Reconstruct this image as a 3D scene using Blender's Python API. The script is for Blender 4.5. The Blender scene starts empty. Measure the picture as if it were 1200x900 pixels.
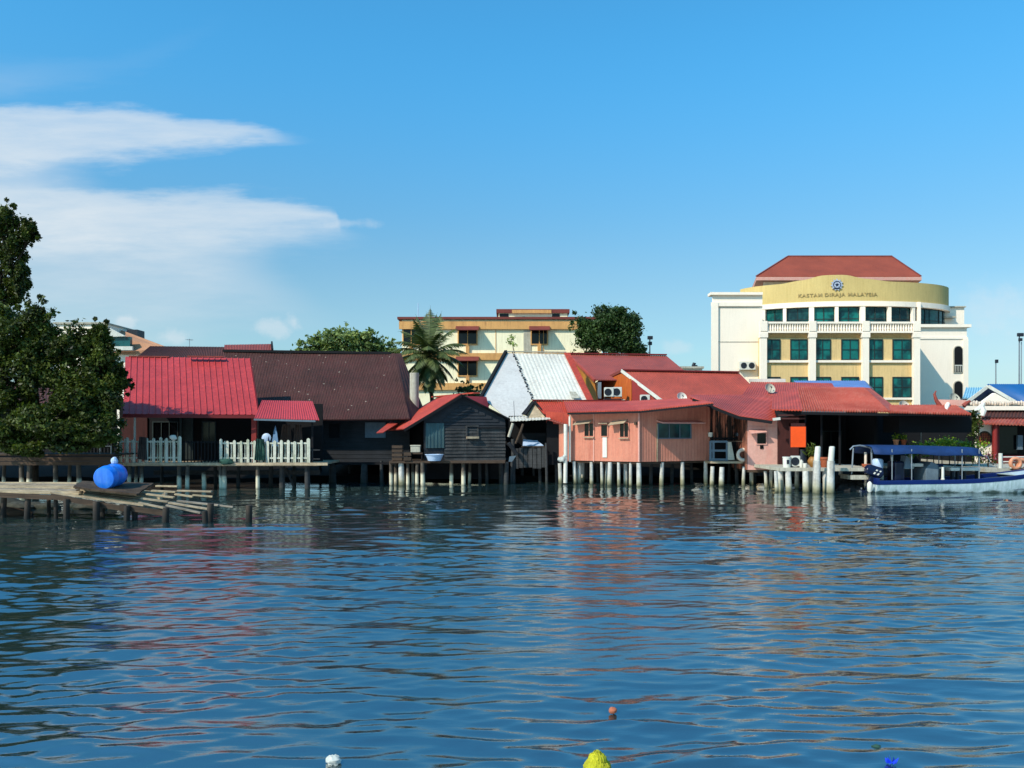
import bpy, math, random
import numpy as np
from mathutils import Vector, Matrix
random.seed(7); rng = np.random.default_rng(7)
S = bpy.context.scene
col = S.collection
F, HOR, H = 1000.0, 505.0, 2.6            # focal length (in 1200-wide pixels), horizon row, eye height
def X(px, Y): return (px-600.0)/F*Y
def Z(py, Y): return H-(py-HOR)/F*Y
def P(px, py, Y): return Vector((X(px, Y), Y, Z(py, Y)))
R = math.radians
def U(a, b): return random.uniform(a, b)

# ------------------------------------------------------------------ objects
def setp(o, label=None, cat=None, group=None, kind=None):
    if label: o['label'] = label
    if cat: o['category'] = cat
    if group: o['group'] = group
    if kind: o['kind'] = kind
    return o
def thing(name, label, cat, loc=(0, 0, 0), group=None):
    o = bpy.data.objects.new(name, None); col.objects.link(o)
    o.location = loc; o.empty_display_size = .2; o['wl'] = list(loc)
    return setp(o, label, cat, group)
class MB:
    def __init__(s, M=None): s.v = []; s.f = []; s.M = M
    def add(s, vs, fs):
        n = len(s.v)
        if s.M is not None: vs = [s.M @ Vector(v) for v in vs]
        s.v += [tuple(v) for v in vs]; s.f += [tuple(i+n for i in f) for f in fs]; return s
    def box(s, x0, x1, y0, y1, z0, z1):
        x0, x1 = sorted((x0, x1)); y0, y1 = sorted((y0, y1)); z0, z1 = sorted((z0, z1))
        return s.add([(x0,y0,z0),(x1,y0,z0),(x1,y1,z0),(x0,y1,z0),(x0,y0,z1),(x1,y0,z1),(x1,y1,z1),(x0,y1,z1)],
              [(0,3,2,1),(4,5,6,7),(0,1,5,4),(1,2,6,5),(2,3,7,6),(3,0,4,7)])
    def beam(s, p, q, w, h, up=(0, 0, 1)):
        p = Vector(p); q = Vector(q); d = (q-p).normalized(); up = Vector(up)
        if abs(d.dot(up)) > .97: up = Vector((0, 1, 0))
        sd = d.cross(up).normalized(); u = sd.cross(d).normalized()
        a = sd*w/2; b = u*h/2
        vs = [p-a-b, p+a-b, p+a+b, p-a+b, q-a-b, q+a-b, q+a+b, q-a+b]
        return s.add(vs, [(0,1,2,3),(7,6,5,4),(0,4,5,1),(1,5,6,2),(2,6,7,3),(3,7,4,0)])
    def prism(s, pts, ext):
        pts = [Vector(p) for p in pts]; e = Vector(ext); n = len(pts)
        vs = pts+[p+e for p in pts]
        fs = [tuple(range(n))[::-1], tuple(range(n, 2*n))]+[(i, (i+1) % n, n+(i+1) % n, n+i) for i in range(n)]
        return s.add(vs, fs)
    def tube(s, pts, r, n=8, cap=True):
        pts = [Vector(p) for p in pts]; m = len(pts)
        rs = r if isinstance(r, (list, tuple)) else [r]*m
        vs = []; ref = None
        for i, p in enumerate(pts):
            d = (pts[min(i+1, m-1)]-pts[max(i-1, 0)]).normalized()
            if ref is None: ref = Vector((1, 0, 0)) if abs(d.x) < .8 else Vector((0, 1, 0))
            a = (ref-d*ref.dot(d)).normalized(); b = d.cross(a); ref = a
            vs += [p+(a*math.cos(2*math.pi*k/n)+b*math.sin(2*math.pi*k/n))*rs[i] for k in range(n)]
        fs = [(i*n+k, i*n+(k+1) % n, (i+1)*n+(k+1) % n, (i+1)*n+k) for i in range(m-1) for k in range(n)]
        if cap: fs += [tuple(range(n))[::-1], tuple(range((m-1)*n, m*n))]
        return s.add(vs, fs)
    def lathe(s, c, prof, n=20, axis='z', cap=True):
        c = Vector(c); vs = []
        for r, h in prof:
            for k in range(n):
                a = 2*math.pi*k/n; q = (r*math.cos(a), r*math.sin(a), h)
                if axis == 'y': q = (q[0], q[2], q[1])
                if axis == 'x': q = (q[2], q[0], q[1])
                vs.append(c+Vector(q))
        m = len(prof)
        fs = [(i*n+k, i*n+(k+1) % n, (i+1)*n+(k+1) % n, (i+1)*n+k) for i in range(m-1) for k in range(n)]
        if cap: fs += [tuple(range(n))[::-1], tuple(range((m-1)*n, m*n))]
        return s.add(vs, fs)
    def torus(s, c, Rr, r, axis='y', n=24, m=10):
        c = Vector(c); vs = []
        for i in range(n):
            a = 2*math.pi*i/n
            for k in range(m):
                b = 2*math.pi*k/m; q = ((Rr+r*math.cos(b))*math.cos(a), r*math.sin(b), (Rr+r*math.cos(b))*math.sin(a))
                if axis == 'z': q = (q[0], q[2], q[1])
                vs.append(c+Vector(q))
        return s.add(vs, [(i*m+k, i*m+(k+1) % m, ((i+1) % n)*m+(k+1) % m, ((i+1) % n)*m+k) for i in range(n) for k in range(m)])
    def ball(s, c, rad, n=14, m=8, jit=0):
        c = Vector(c); rad = Vector(rad) if not isinstance(rad, (int, float)) else Vector((rad,)*3); vs = []
        for i in range(1, m):
            t = math.pi*i/m
            for k in range(n):
                a = 2*math.pi*k/n; j = 1+U(-jit, jit)
                vs.append(c+Vector((rad.x*math.sin(t)*math.cos(a), rad.y*math.sin(t)*math.sin(a), rad.z*math.cos(t)))*1.0*j if jit == 0 else
                          c+Vector((rad.x*math.sin(t)*math.cos(a)*j, rad.y*math.sin(t)*math.sin(a)*j, rad.z*math.cos(t)*j)))
        vs += [c+Vector((0, 0, rad.z)), c-Vector((0, 0, rad.z))]; b = (m-1)*n
        fs = [(i*n+k, (i+1)*n+k, (i+1)*n+(k+1) % n, i*n+(k+1) % n) for i in range(m-2) for k in range(n)]
        fs += [(b, k, (k+1) % n) for k in range(n)]+[(b+1, (m-2)*n+(k+1) % n, (m-2)*n+k) for k in range(n)]
        return s.add(vs, fs)
    def sheet(s, a, b, c, d, th=.03, waves=0, amp=.015, kind='sin', rows=2, sag=0, rough=0):
        """roof or wall sheet: a,b lower edge (left,right), c,d upper edge (right,left); ribs run from lower to upper edge"""
        a, b, c, d = [Vector(p) for p in (a, b, c, d)]
        nm = (b-a).cross(d-a).normalized()
        if nm.z < -1e-3 or (abs(nm.z) < .02 and nm.y > 0): nm = -nm
        us = [(0, 0)]
        if waves:
            us = []
            for i in range(waves):
                if kind == 'sin': us += [((i+t)/waves, math.sin(2*math.pi*t)) for t in (0, .25, .5, .75)]
                else: us += [((i+t)/waves, h) for t, h in ((0, 0), (.78, 0), (.84, 1), (.94, 1))]
            us.append((1, 0))
        else: us = [(i/4, 0) for i in range(5)]
        n = len(us); vs = []
        jit = [[U(-1, 1) for _ in range(rows)] for _ in range(n)]
        for layer in (0, 1):
            for j in range(rows):
                v = j/(rows-1)
                for i, (u, h) in enumerate(us):
                    p = (a.lerp(b, u)).lerp(d.lerp(c, u), v)
                    off = h*amp - layer*th
                    p = p+nm*off-Vector((0, 0, sag*math.sin(math.pi*u)+sag*.6*math.sin(math.pi*v)))
                    if rough: p = p+nm*rough*jit[i][j]
                    vs.append(p)
        fs = []; L = n*rows
        for j in range(rows-1):
            for i in range(n-1):
                q = j*n+i
                fs += [(q, q+1, q+n+1, q+n), (L+q, L+q+n, L+q+n+1, L+q+1)]
        for i in range(n-1):
            fs += [(i, L+i, L+i+1, i+1), (L-n+i, L-n+i+1, 2*L-n+i+1, 2*L-n+i)]
        for j in range(rows-1):
            q = j*n; fs += [(q, q+n, L+q+n, L+q), (q+n-1, L+q+n-1, L+q+2*n-1, q+2*n-1)]
        return s.add(vs, fs)
    def build(s, name, mat, parent=None, smooth=False, bevel=0, at=None):
        org = Vector((0, 0, 0))
        root = parent
        if root is not None:
            while root.parent: root = root.parent
            org = Vector(root['wl']) if 'wl' in root else root.location
        elif at is not None: org = Vector(at)
        me = bpy.data.meshes.new(name)
        me.from_pydata([(x-org[0], y-org[1], z-org[2]) for x, y, z in s.v], [], s.f)
        import bmesh
        bm = bmesh.new(); bm.from_mesh(me); bmesh.ops.recalc_face_normals(bm, faces=bm.faces); bm.to_mesh(me); bm.free()
        me.materials.append(mat)
        if smooth:
            me.polygons.foreach_set('use_smooth', [True]*len(me.polygons))
            try: me.set_sharp_from_angle(angle=R(40))
            except Exception: pass
        o = bpy.data.objects.new(name, me); col.objects.link(o)
        if parent is not None: o.parent = parent
        else: o.location = org; o['wl'] = list(org)
        if bevel:
            m = o.modifiers.new('bev', 'BEVEL'); m.width = bevel; m.segments = 2; m.limit_method = 'ANGLE'
        return o
def solo(name, mb, mat, label, cat, at, group=None, **k):
    return setp(mb.build(name, mat, None, at=at, **k), label, cat, group)
def copy_thing(root, loc, label=None):
    r = root.copy(); col.objects.link(r); r.location = loc; r['wl'] = list(loc)
    if label: r['label'] = label
    for ch in list(root.children):
        c = ch.copy(); col.objects.link(c); c.parent = r
        for g in list(ch.children):
            d = g.copy(); col.objects.link(d); d.parent = c
    return r
class Wall:
    """vertical wall line from pixel column px0 (depth Y0) to px1 (depth Y1); local axes: u along, w inward, z up"""
    def __init__(s, px0, Y0, px1, Y1):
        s.p0 = Vector((X(px0, Y0), Y0, 0)); s.p1 = Vector((X(px1, Y1), Y1, 0))
        s.d = (s.p1-s.p0).normalized(); s.L = (s.p1-s.p0).length
        n = Vector((-s.d.y, s.d.x, 0))
        s.M = Matrix(((s.d.x, n.x, 0, s.p0.x), (s.d.y, n.y, 0, s.p0.y), (0, 0, 1, 0), (0, 0, 0, 1)))
    def u(s, px):
        k = (px-600)/F
        return (k*s.p0.y-s.p0.x)/(s.d.x-k*s.d.y)
    def z(s, px, py): return Z(py, s.p0.y+s.u(px)*s.d.y)
    def bx(s, mb, a, b, t, bo, *w):
        w0, w1 = w[-2:]; mb.M = s.M; m = (a+b)/2
        mb.box(s.u(a), s.u(b), w0, w1, s.z(m, t), s.z(m, bo)); mb.M = None; return mb
    def pt(s, u, w, z): return s.M @ Vector((u, w, z))

# ------------------------------------------------------------------ materials
def C(r, g, b, k=1.0):
    f = lambda c: (c/255/12.92 if c/255 <= .04045 else ((c/255+.055)/1.055)**2.4)*k
    return (f(r), f(g), f(b), 1)
def mul(c, k): return (min(c[0]*k, 1), min(c[1]*k, 1), min(c[2]*k, 1), 1)
class N:
    def __init__(s, nt): s.t = nt
    def n(s, ty, **k):
        o = s.t.nodes.new(ty)
        for a, v in k.items(): setattr(o, a, v)
        return o
    def l(s, a, b): s.t.links.new(a, b)
    def m(s, op, a, b=None, c=None, clamp=False):
        o = s.n('ShaderNodeMath', operation=op); o.use_clamp = clamp
        for i, v in enumerate((a, b, c)):
            if v is None: continue
            if isinstance(v, (int, float)): o.inputs[i].default_value = v
            else: s.l(v, o.inputs[i])
        return o.outputs[0]
    def mr(s, v, a, b, c=0, d=1, smooth=False):
        o = s.n('ShaderNodeMapRange')
        if smooth: o.interpolation_type = 'SMOOTHSTEP'
        for i, x in enumerate((v, a, b, c, d)):
            if isinstance(x, (int, float)): o.inputs[i].default_value = x
            else: s.l(x, o.inputs[i])
        return o.outputs[0]
    def mix(s, f, a, b, mode='MIX'):
        o = s.n('ShaderNodeMix', data_type='RGBA', blend_type=mode)
        for i, v in ((0, f), (6, a), (7, b)):
            if isinstance(v, (int, float)) : o.inputs[i].default_value = v
            elif isinstance(v, tuple): o.inputs[i].default_value = v
            else: s.l(v, o.inputs[i])
        return o.outputs[2]
    def noise(s, vec, scale, detail=4, rough=.55, sc=None):
        if sc:
            mp = s.n('ShaderNodeMapping'); mp.inputs['Scale'].default_value = sc; s.l(vec, mp.inputs[0]); vec = mp.outputs[0]
        o = s.n('ShaderNodeTexNoise'); o.inputs['Scale'].default_value = scale; o.inputs['Detail'].default_value = detail
        o.inputs['Roughness'].default_value = rough; s.l(vec, o.inputs['Vector']); return o.outputs['Fac']
def newmat(name):
    m = bpy.data.materials.new(name); m.use_nodes = True; m.node_tree.nodes.clear()
    return m, N(m.node_tree)
def surf(name, c, rough=.6, var=.22, scale=1.3, fine=.12, dirt=None, streak=.0, dirtamt=.45, bump=.15, bscale=14, metal=0,
         spec=.3, low=None, wood=False, tile=None, speck=None):
    """general weathered surface: large blotches, fine grain, vertical dirt streaks, dirt towards low areas"""
    m, k = newmat(name)
    out = k.n('ShaderNodeOutputMaterial'); b = k.n('ShaderNodeBsdfPrincipled'); k.l(b.outputs[0], out.inputs[0])
    pos = k.n('ShaderNodeNewGeometry').outputs['Position']
    big = k.noise(pos, scale, 5, .6)
    cc = k.mix(k.mr(big, .3, .7), mul(c, 1-var), mul(c, 1+var))
    fn = k.noise(pos, 9, 5, .7, sc=(1, 1, .12) if wood == 'v' else ((.12, .3, 2.2) if wood else (1, 1, 1)))
    cc = k.mix(k.mr(fn, .32, .68), k.mix(1.0, cc, (1-fine*2.2,)*3+(1,), 'MULTIPLY'), cc)
    if dirt:
        st = k.noise(pos, 5, 5, .65, sc=(1.4, 1.4, .10))
        pt = k.noise(pos, .9, 5, .7)
        f = k.m('MULTIPLY', k.mr(st, .42, .72), k.mr(pt, .3, .65))
        f = k.m('MULTIPLY', f, 1.0 if streak == 0 else streak, clamp=True)
        cc = k.mix(k.m('MULTIPLY', f, dirtamt*2, clamp=True), cc, dirt)
    if speck:
        vo = k.n('ShaderNodeTexVoronoi'); vo.inputs['Scale'].default_value = 1.6; k.l(pos, vo.inputs['Vector'])
        cc = k.mix(k.mr(vo.outputs['Distance'], .06, .09, 1, 0), cc, speck)
    if low:                                      # (z0, z1, colour): tide mark
        sx = k.n('ShaderNodeSeparateXYZ'); k.l(pos, sx.inputs[0])
        zz = k.m('ADD', sx.outputs[2], k.m('MULTIPLY', k.m('SUBTRACT', k.noise(pos, 2.5, 3), .5), .5))
        for z0, z1, lc in low: cc = k.mix(k.mr(zz, z0, z1, 1, 0), cc, lc)
    k.l(cc, b.inputs['Base Color'])
    b.inputs['Roughness'].default_value = rough; b.inputs['Metallic'].default_value = metal
    b.inputs['Specular IOR Level'].default_value = spec
    if bump:
        bp = k.n('ShaderNodeBump'); bp.inputs['Strength'].default_value = bump; bp.inputs['Distance'].default_value = .03
        k.l(k.noise(pos, bscale, 5, .65, sc=(.3, .3, 3) if wood and wood != 'v' else None), bp.inputs['Height']); k.l(bp.outputs[0], b.inputs['Normal'])
    return m
def glass(name, c, rough=.08, c2=None):
    m, k = newmat(name)
    out = k.n('ShaderNodeOutputMaterial'); b = k.n('ShaderNodeBsdfPrincipled'); k.l(b.outputs[0], out.inputs[0])
    pos = k.n('ShaderNodeNewGeometry').outputs['Position']
    k.l(k.mix(k.mr(k.noise(pos, .9, 3), .4, .62), c, c2 or mul(c, .35)), b.inputs['Base Color'])
    b.inputs['Roughness'].default_value = rough; b.inputs['Specular IOR Level'].default_value = .3
    return m
def leafmat(name, dark, light, clump=.8, trans=.25):
    m, k = newmat(name)
    out = k.n('ShaderNodeOutputMaterial'); b = k.n('ShaderNodeBsdfPrincipled'); t = k.n('ShaderNodeBsdfTranslucent'); mx = k.n('ShaderNodeMixShader')
    g = k.n('ShaderNodeNewGeometry')
    f1 = k.mr(k.noise(g.outputs['Position'], clump, 3), .35, .65)
    rn = g.outputs['Random Per Island']
    f = k.m('ADD', k.m('MULTIPLY', f1, .55), k.m('MULTIPLY', rn, .45))
    cc = k.mix(f, dark, light)
    k.l(cc, b.inputs['Base Color']); b.inputs['Roughness'].default_value = .5; b.inputs['Specular IOR Level'].default_value = .25
    k.l(k.mix(1.0, cc, (1.0, 1.1, .4, 1), 'MULTIPLY'), t.inputs[0])
    mx.inputs[0].default_value = trans; k.l(b.outputs[0], mx.inputs[1]); k.l(t.outputs[0], mx.inputs[2]); k.l(mx.outputs[0], out.inputs[0])
    return m

BLACK = C(18, 16, 15)
M = dict(
 red_roof=surf('red_standing_seam', C(190, 62, 60), .5, .24, .9, .14, dirt=C(120, 44, 48), dirtamt=.4, bump=.05),
 red_canopy=surf('red_canopy_metal', C(190, 60, 58), .45, .14, .9, .1, dirt=C(120, 44, 48), dirtamt=.35, bump=.05),
 orange_roof=surf('orange_red_sheet', C(184, 66, 46), .55, .24, .9, .14, dirt=C(110, 50, 36), dirtamt=.45, bump=.06),
 maroon_roof=surf('maroon_metal_roof', C(154, 70, 56), .55, .24, .7, .14, dirt=C(104, 58, 54), dirtamt=.45, bump=.05),
 maroon_roof2=surf('faded_red_metal_roof', C(164, 70, 54), .55, .24, .7, .14, dirt=C(110, 52, 48), dirtamt=.45, bump=.05),
 light_red=surf('light_red_metal_roof', C(186, 72, 52), .55, .26, .7, .14, dirt=C(128, 60, 50), dirtamt=.45, bump=.05),
 tile_red=surf('faded_red_clay_tile', C(180, 72, 52), .65, .22, .45, .14, dirt=C(190, 140, 120), dirtamt=.4, bump=.1),
 dark_red=surf('dark_red_sheet', C(130, 34, 34, .7), .6, .2, .8, .1, bump=.06),
 brown_roof=surf('rusted_brown_tile', C(92, 56, 48, .8), .85, .34, .45, .22, dirt=C(84, 34, 34, .8), dirtamt=.5, bump=.35, bscale=9, speck=C(150, 135, 120)),
 brown_roof2=surf('rusted_red_brown_tin', C(112, 60, 52, .6), .8, .3, .6, .2, dirt=C(60, 48, 40), dirtamt=.5, bump=.2),
 tan_roof=surf('tan_clay_roof', C(196, 140, 104, .8), .8, .12, .5, .1, bump=.1),
 brick_roof=surf('brick_red_tile_roof', C(164, 76, 52, .85), .75, .16, .4, .14, dirt=C(120, 60, 48), dirtamt=.3, bump=.2, bscale=6),
 zinc=surf('whitewashed_zinc', C(238, 230, 212, .80), .5, .07, .5, .06, dirt=C(150, 128, 118), dirtamt=.35, bump=.04),
 zinc_grey=surf('whitewashed_zinc_grey', C(222, 216, 208, .76), .5, .07, .7, .05, dirt=C(150, 138, 134), dirtamt=.25, bump=.04),
 pink=surf('salmon_painted_sheet', C(205, 133, 108), .6, .08, .7, .06, dirt=C(168, 88, 70), dirtamt=.4, bump=.05),
 pink_mold=surf('mouldy_salmon_sheet', C(206, 128, 100, .85), .7, .15, .9, .1, dirt=C(42, 30, 26), dirtamt=1.1, streak=2.4, bump=.1),
 pink_light=surf('pale_pink_plaster', C(220, 166, 150, .92), .75, .08, 1.0, .07, dirt=C(200, 110, 95), dirtamt=.3, bump=.06),
 orange_wall=surf('ochre_orange_wood', C(226, 150, 44, .85), .6, .14, 1.2, .12, dirt=C(190, 90, 30), dirtamt=.6, bump=.1, wood='v'),
 orange_deep=surf('deep_orange_wood', C(206, 104, 36, .8), .6, .14, 1.2, .12, dirt=C(150, 50, 24), dirtamt=.5, bump=.1, wood='v'),
 crimson=surf('crimson_wall', C(150, 44, 38, .8), .6, .1, 1., .1, bump=.05),
 dark_wood=surf('dark_weathered_boards', C(88, 86, 84, .75), .85, .45, 1.5, .3, dirt=C(30, 30, 32), dirtamt=.5, bump=.3, wood=True),
 dark_wood2=surf('dark_blue_boards', C(52, 55, 60, .68), .8, .35, 1.2, .2, bump=.15, wood=True),
 black_wood=surf('tarred_boards', C(26, 26, 30, .7), .9, .3, 1.2, .2, bump=.1),
 maroon_wood=surf('maroon_boards', C(84, 40, 36, .7), .8, .2, 1.2, .2, bump=.1, wood='v'),
 grey_wood=surf('grey_sunbleached_planks', C(186, 164, 134, 1.0), .85, .28, 2.2, .16, dirt=C(70, 58, 48), dirtamt=.3, bump=.3, wood=True),
 tan_wood=surf('tan_planks', C(196, 172, 136, 1.0), .85, .28, 2.2, .16, dirt=C(80, 64, 50), dirtamt=.3, bump=.3, wood=True),
 grey_wood2=surf('silvered_planks', C(172, 156, 136, .9), .85, .3, 2.2, .18, dirt=C(60, 50, 44), dirtamt=.3, bump=.3, wood=True),
 brown_wood=surf('brown_timber', C(96, 76, 60, .7), .85, .3, 2., .25, bump=.2, wood=True),
 post_wood=surf('waterlogged_post', C(104, 88, 74, .7), .85, .3, 3., .25, bump=.3, wood='v', low=[(.25, .7, C(40, 36, 32)), (-.1, .22, C(24, 24, 20))]),
 stilt=surf('concrete_stilt', C(218, 214, 204, .85), .8, .18, 3., .14, dirt=C(110, 98, 84), dirtamt=.5, bump=.2, low=[(.15, .55, C(160, 154, 124)), (-.05, .3, C(58, 60, 42))]),
 stilt_mixed=surf('timber_stilt_white_sleeve', C(104, 92, 80, .7), .85, .25, 3., .2, bump=.2, low=[(.45, .62, C(214, 204, 176, .85)), (-.1, .15, C(64, 66, 46))]),
 stilt_dark=surf('dark_timber_stilt', C(84, 84, 84, .5), .85, .3, 3., .2, bump=.2, low=[(-.1, .2, C(40, 44, 34))]),
 concrete=surf('pale_concrete', C(204, 196, 176, .8), .85, .12, 1.5, .1, dirt=C(120, 110, 92), dirtamt=.5, bump=.15),
 white=surf('white_paint', C(232, 228, 214, .82), .55, .08, 2.0, .06, dirt=C(170, 160, 140), dirtamt=.3, bump=.05),
 picket=surf('white_picket_paint', C(226, 222, 202, .82), .6, .12, 3.0, .12, dirt=C(120, 128, 92), dirtamt=.6, bump=.1),
 cream=surf('cream_plaster', C(252, 234, 212, .97), .8, .03, .25, .03, dirt=C(206, 190, 164), dirtamt=.12, bump=.05),
 cream_yellow=surf('pale_yellow_plaster', C(250, 238, 200, 1.0), .8, .04, .3, .04, dirt=C(170, 150, 110), dirtamt=.28, bump=.05),
 ochre_band=surf('ochre_band_paint', C(226, 168, 102, .9), .8, .1, .5, .06, dirt=C(150, 100, 60), dirtamt=.4, bump=.05),
 ochre=surf('mustard_plaster', C(226, 190, 130), .8, .07, .3, .05, dirt=C(150, 124, 76), dirtamt=.3, bump=.05),
 fascia=surf('gold_plaster', C(212, 184, 118, .92), .75, .07, .35, .05, dirt=C(170, 140, 80), dirtamt=.3, bump=.05),
 awning=surf('maroon_awning', C(140, 66, 56, .75), .7, .2, 1., .1, bump=.05),
 dark=surf('painted_interior_shade', C(14, 14, 17), .9, .3, 1., .1, bump=0),  # near-black base colour stands in for the shade indoors and under roofs
 dark_green=surf('dark_green_paint', C(52, 66, 66, .55), .7, .2, 1., .1, bump=.05),
 teal_shutter=surf('teal_grey_shutter', C(92, 124, 126, .55), .7, .2, 1.5, .15, bump=.1, wood='v'),
 blue_grey=surf('blue_grey_paint', C(120, 138, 150, .6), .6, .15, 2., .1, bump=.05),
 steel=surf('galvanised_pipe', C(170, 176, 182, .7), .4, .1, 3., .05, metal=.5, bump=0),
 navy=surf('navy_gloss_paint', C(16, 40, 104, .8), .3, .15, 1.5, .06, bump=.03, spec=.5),
 navy_dark=surf('dark_navy_plastic', C(16, 24, 56, .8), .3, .15, 1.5, .06, bump=0, spec=.5),
 canopy_blue=surf('blue_canvas', C(24, 64, 122, .6), .7, .2, 1.2, .12, bump=.1),
 hull=surf('pale_aqua_hull_paint', C(200, 216, 218, .9), .4, .1, 1.4, .08, dirt=C(110, 140, 130), dirtamt=.5, bump=.05, low=[(.0, .1, C(70, 86, 80))]),
 pale_blue=surf('pale_blue_plastic', C(186, 206, 232, .85), .4, .08, 3., .04, bump=0),
 blue_roof=surf('blue_metal_roof', C(24, 94, 156, .75), .45, .15, .6, .06, bump=.04),
 blue_strip=surf('faded_blue_sheet', C(104, 138, 196, .75), .5, .15, .8, .08, bump=.04),
 cyan_sheet=surf('pale_cyan_sheet', C(150, 204, 226, .8), .5, .1, .8, .06, bump=.04),
 barrel=surf('blue_drum_plastic', C(4, 112, 224, .9), .35, .12, 3., .05, dirt=C(110, 180, 230), dirtamt=.2, bump=.03, spec=.5),
 orange_board=surf('orange_signboard', C(246, 84, 22, .95), .6, .05, 2., .03, bump=0),
 lifebuoy=surf('worn_orange_lifebuoy', C(224, 150, 112, .85), .6, .12, 4., .08, bump=.05),
 lifebuoy_w=surf('worn_white_lifebuoy', C(226, 206, 186, .85), .6, .12, 4., .08, bump=.05),
 terracotta=surf('terracotta', C(176, 92, 58, .8), .75, .15, 4., .1, bump=.05),
 clay=surf('brown_glazed_clay', C(176, 122, 60, .75), .5, .15, 4., .1, bump=.05),
 mat=surf('brown_fibre_mat', C(92, 74, 58, .8), .95, .3, 3., .3, bump=.5),
 rock=surf('mossy_rock', C(84, 80, 66, .7), .9, .35, 2., .25, bump=.5, bscale=6, low=[(-.05, .2, C(36, 40, 26))]),
 rubble=surf('dark_rubble', C(60, 60, 62, .6), .9, .35, 2., .25, bump=.5, bscale=6),
 ground=surf('bare_ground', C(112, 104, 84, .7), .95, .25, .2, .2, dirt=C(64, 78, 40), dirtamt=.6, bump=.3),
 bark=surf('bark', C(82, 68, 54, .6), .9, .3, 3., .25, bump=.5, wood='v'),
 towel=surf('light_blue_cloth', C(126, 166, 206, .8), .9, .1, 4., .05, bump=.05),
 brown_cloth=surf('brown_cloth', C(110, 92, 84, .5), .9, .2, 4., .1, bump=.05),
 net=surf('green_net', C(58, 98, 84, .7), .9, .25, 5., .2, bump=.2),
 lamp=surf('dark_lamp_housing', C(38, 42, 50), .5, .1, 2., .05, bump=0),
 yellow=surf('yellow_rope_foam', C(222, 214, 46, .9), .85, .22, 30., .25, dirt=C(150, 150, 30), dirtamt=.4, bump=.8, bscale=70),
 foam=surf('white_plastic_bag', C(206, 206, 196, .8), .4, .1, 9., .05, bump=.1),
 litter_orange=surf('orange_husk', C(190, 110, 80, .8), .8, .2, 9., .1, bump=.1),
 litter_blue=surf('blue_plastic_scrap', C(30, 70, 230, .9), .5, .15, 9., .1, bump=.1),
 silver=surf('silver_badge', C(196, 200, 214, .85), .35, .1, 3., .05, metal=.3, bump=0),
 letter=surf('dull_bronze_letters', C(168, 144, 92, .9), .5, .1, 3., .05, bump=0),
 green_glass=glass('green_tinted_glass', C(22, 116, 108, .8), .12, C(10, 52, 56)),
 dark_glass=glass('dark_tinted_glass', C(14, 42, 46), .1, C(30, 84, 84)),
 black_glass=glass('black_window', C(10, 12, 16), .15),
 leaf_dark=leafmat('mangrove_leaves', C(16, 28, 10, .7), C(92, 104, 38), 1.1),
 leaf_mid=leafmat('almond_leaves', C(58, 80, 44), C(158, 172, 98), .5),
 leaf_fig=leafmat('fig_leaves', C(26, 46, 22), C(74, 96, 46), .5),
 leaf_palm=leafmat('palm_leaves', C(32, 46, 22), C(112, 122, 70), .6, .2),
 leaf_hedge=leafmat('hedge_leaves', C(40, 78, 20), C(160, 186, 52), .9),
 flower=leafmat('pink_bougainvillea', C(70, 40, 50), C(206, 120, 150), 2.),
)

# ------------------------------------------------------------------ camera, light, sky
cam = bpy.data.cameras.new('camera'); co = bpy.data.objects.new('camera', cam); col.objects.link(co)
co.location = (0, 0, H); co.rotation_euler = (R(90), 0, 0)
cam.sensor_width = 36; cam.lens = 36*F/1200; cam.shift_y = (HOR-450)/1200
cam.clip_start = .1; cam.clip_end = 8000; S.camera = co
S.view_settings.view_transform = 'Standard'; S.view_settings.look = 'None'; S.view_settings.exposure = 0
sd = Vector((-.58, -.50, .66)).normalized()
sun = bpy.data.lights.new('sun', 'SUN'); so = bpy.data.objects.new('sun', sun); col.objects.link(so)
sun.energy = 5.0; sun.angle = R(.5); sun.color = (1, .925, .80)
so.rotation_euler = sd.to_track_quat('Z', 'Y').to_euler()
w = bpy.data.worlds.new('World'); S.world = w; w.use_nodes = True
w.node_tree.nodes.clear(); k = N(w.node_tree)
sky = k.n('ShaderNodeTexSky', sky_type='NISHITA'); sky.sun_disc = False
sky.sun_elevation = math.asin(sd.z); sky.sun_rotation = math.atan2(sd.x, sd.y)
sky.air_density = 1.0; sky.dust_density = .6; sky.ozone_density = 1.6
dirn = k.n('ShaderNodeTexCoord').outputs['Generated']
sx = k.n('ShaderNodeSeparateXYZ'); k.l(dirn, sx.inputs[0])
yy = k.m('MAXIMUM', sx.outputs[1], .02)
u = k.m('DIVIDE', sx.outputs[0], yy); v = k.m('DIVIDE', sx.outputs[2], yy)
cv = k.n('ShaderNodeCombineXYZ'); k.l(u, cv.inputs[0]); k.l(v, cv.inputs[1])
def curve(pts):                       # pixel column -> elevation of a cloud edge
    fc = k.n('ShaderNodeFloatCurve'); cm = fc.mapping; c = cm.curves[0]
    q = [((px+400)/1600, (HOR-py)/600) for px, py in pts]
    c.points[0].location = q[0]; c.points[1].location = q[-1]
    for a in q[1:-1]: c.points.new(*a)
    cm.update(); k.l(k.m('DIVIDE', k.m('ADD', u, 1.0), 1.6), fc.inputs['Value'])
    return k.m('MULTIPLY', fc.outputs[0], .6)
n1 = k.noise(cv.outputs[0], 6, 7, .6, sc=(.6, 2.4, 1)); n2 = k.noise(cv.outputs[0], 24, 5, .6, sc=(.5, 1.6, 1)); n3 = k.noise(cv.outputs[0], 9, 6, .65, sc=(1, 2.2, 1))
n4 = k.noise(cv.outputs[0], 30, 6, .62, sc=(.35, 2.0, 1))
wob = k.m('ADD', k.m('MULTIPLY', k.m('SUBTRACT', n1, .5), .06), k.m('MULTIPLY', k.m('SUBTRACT', n4, .5), .03))
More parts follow.
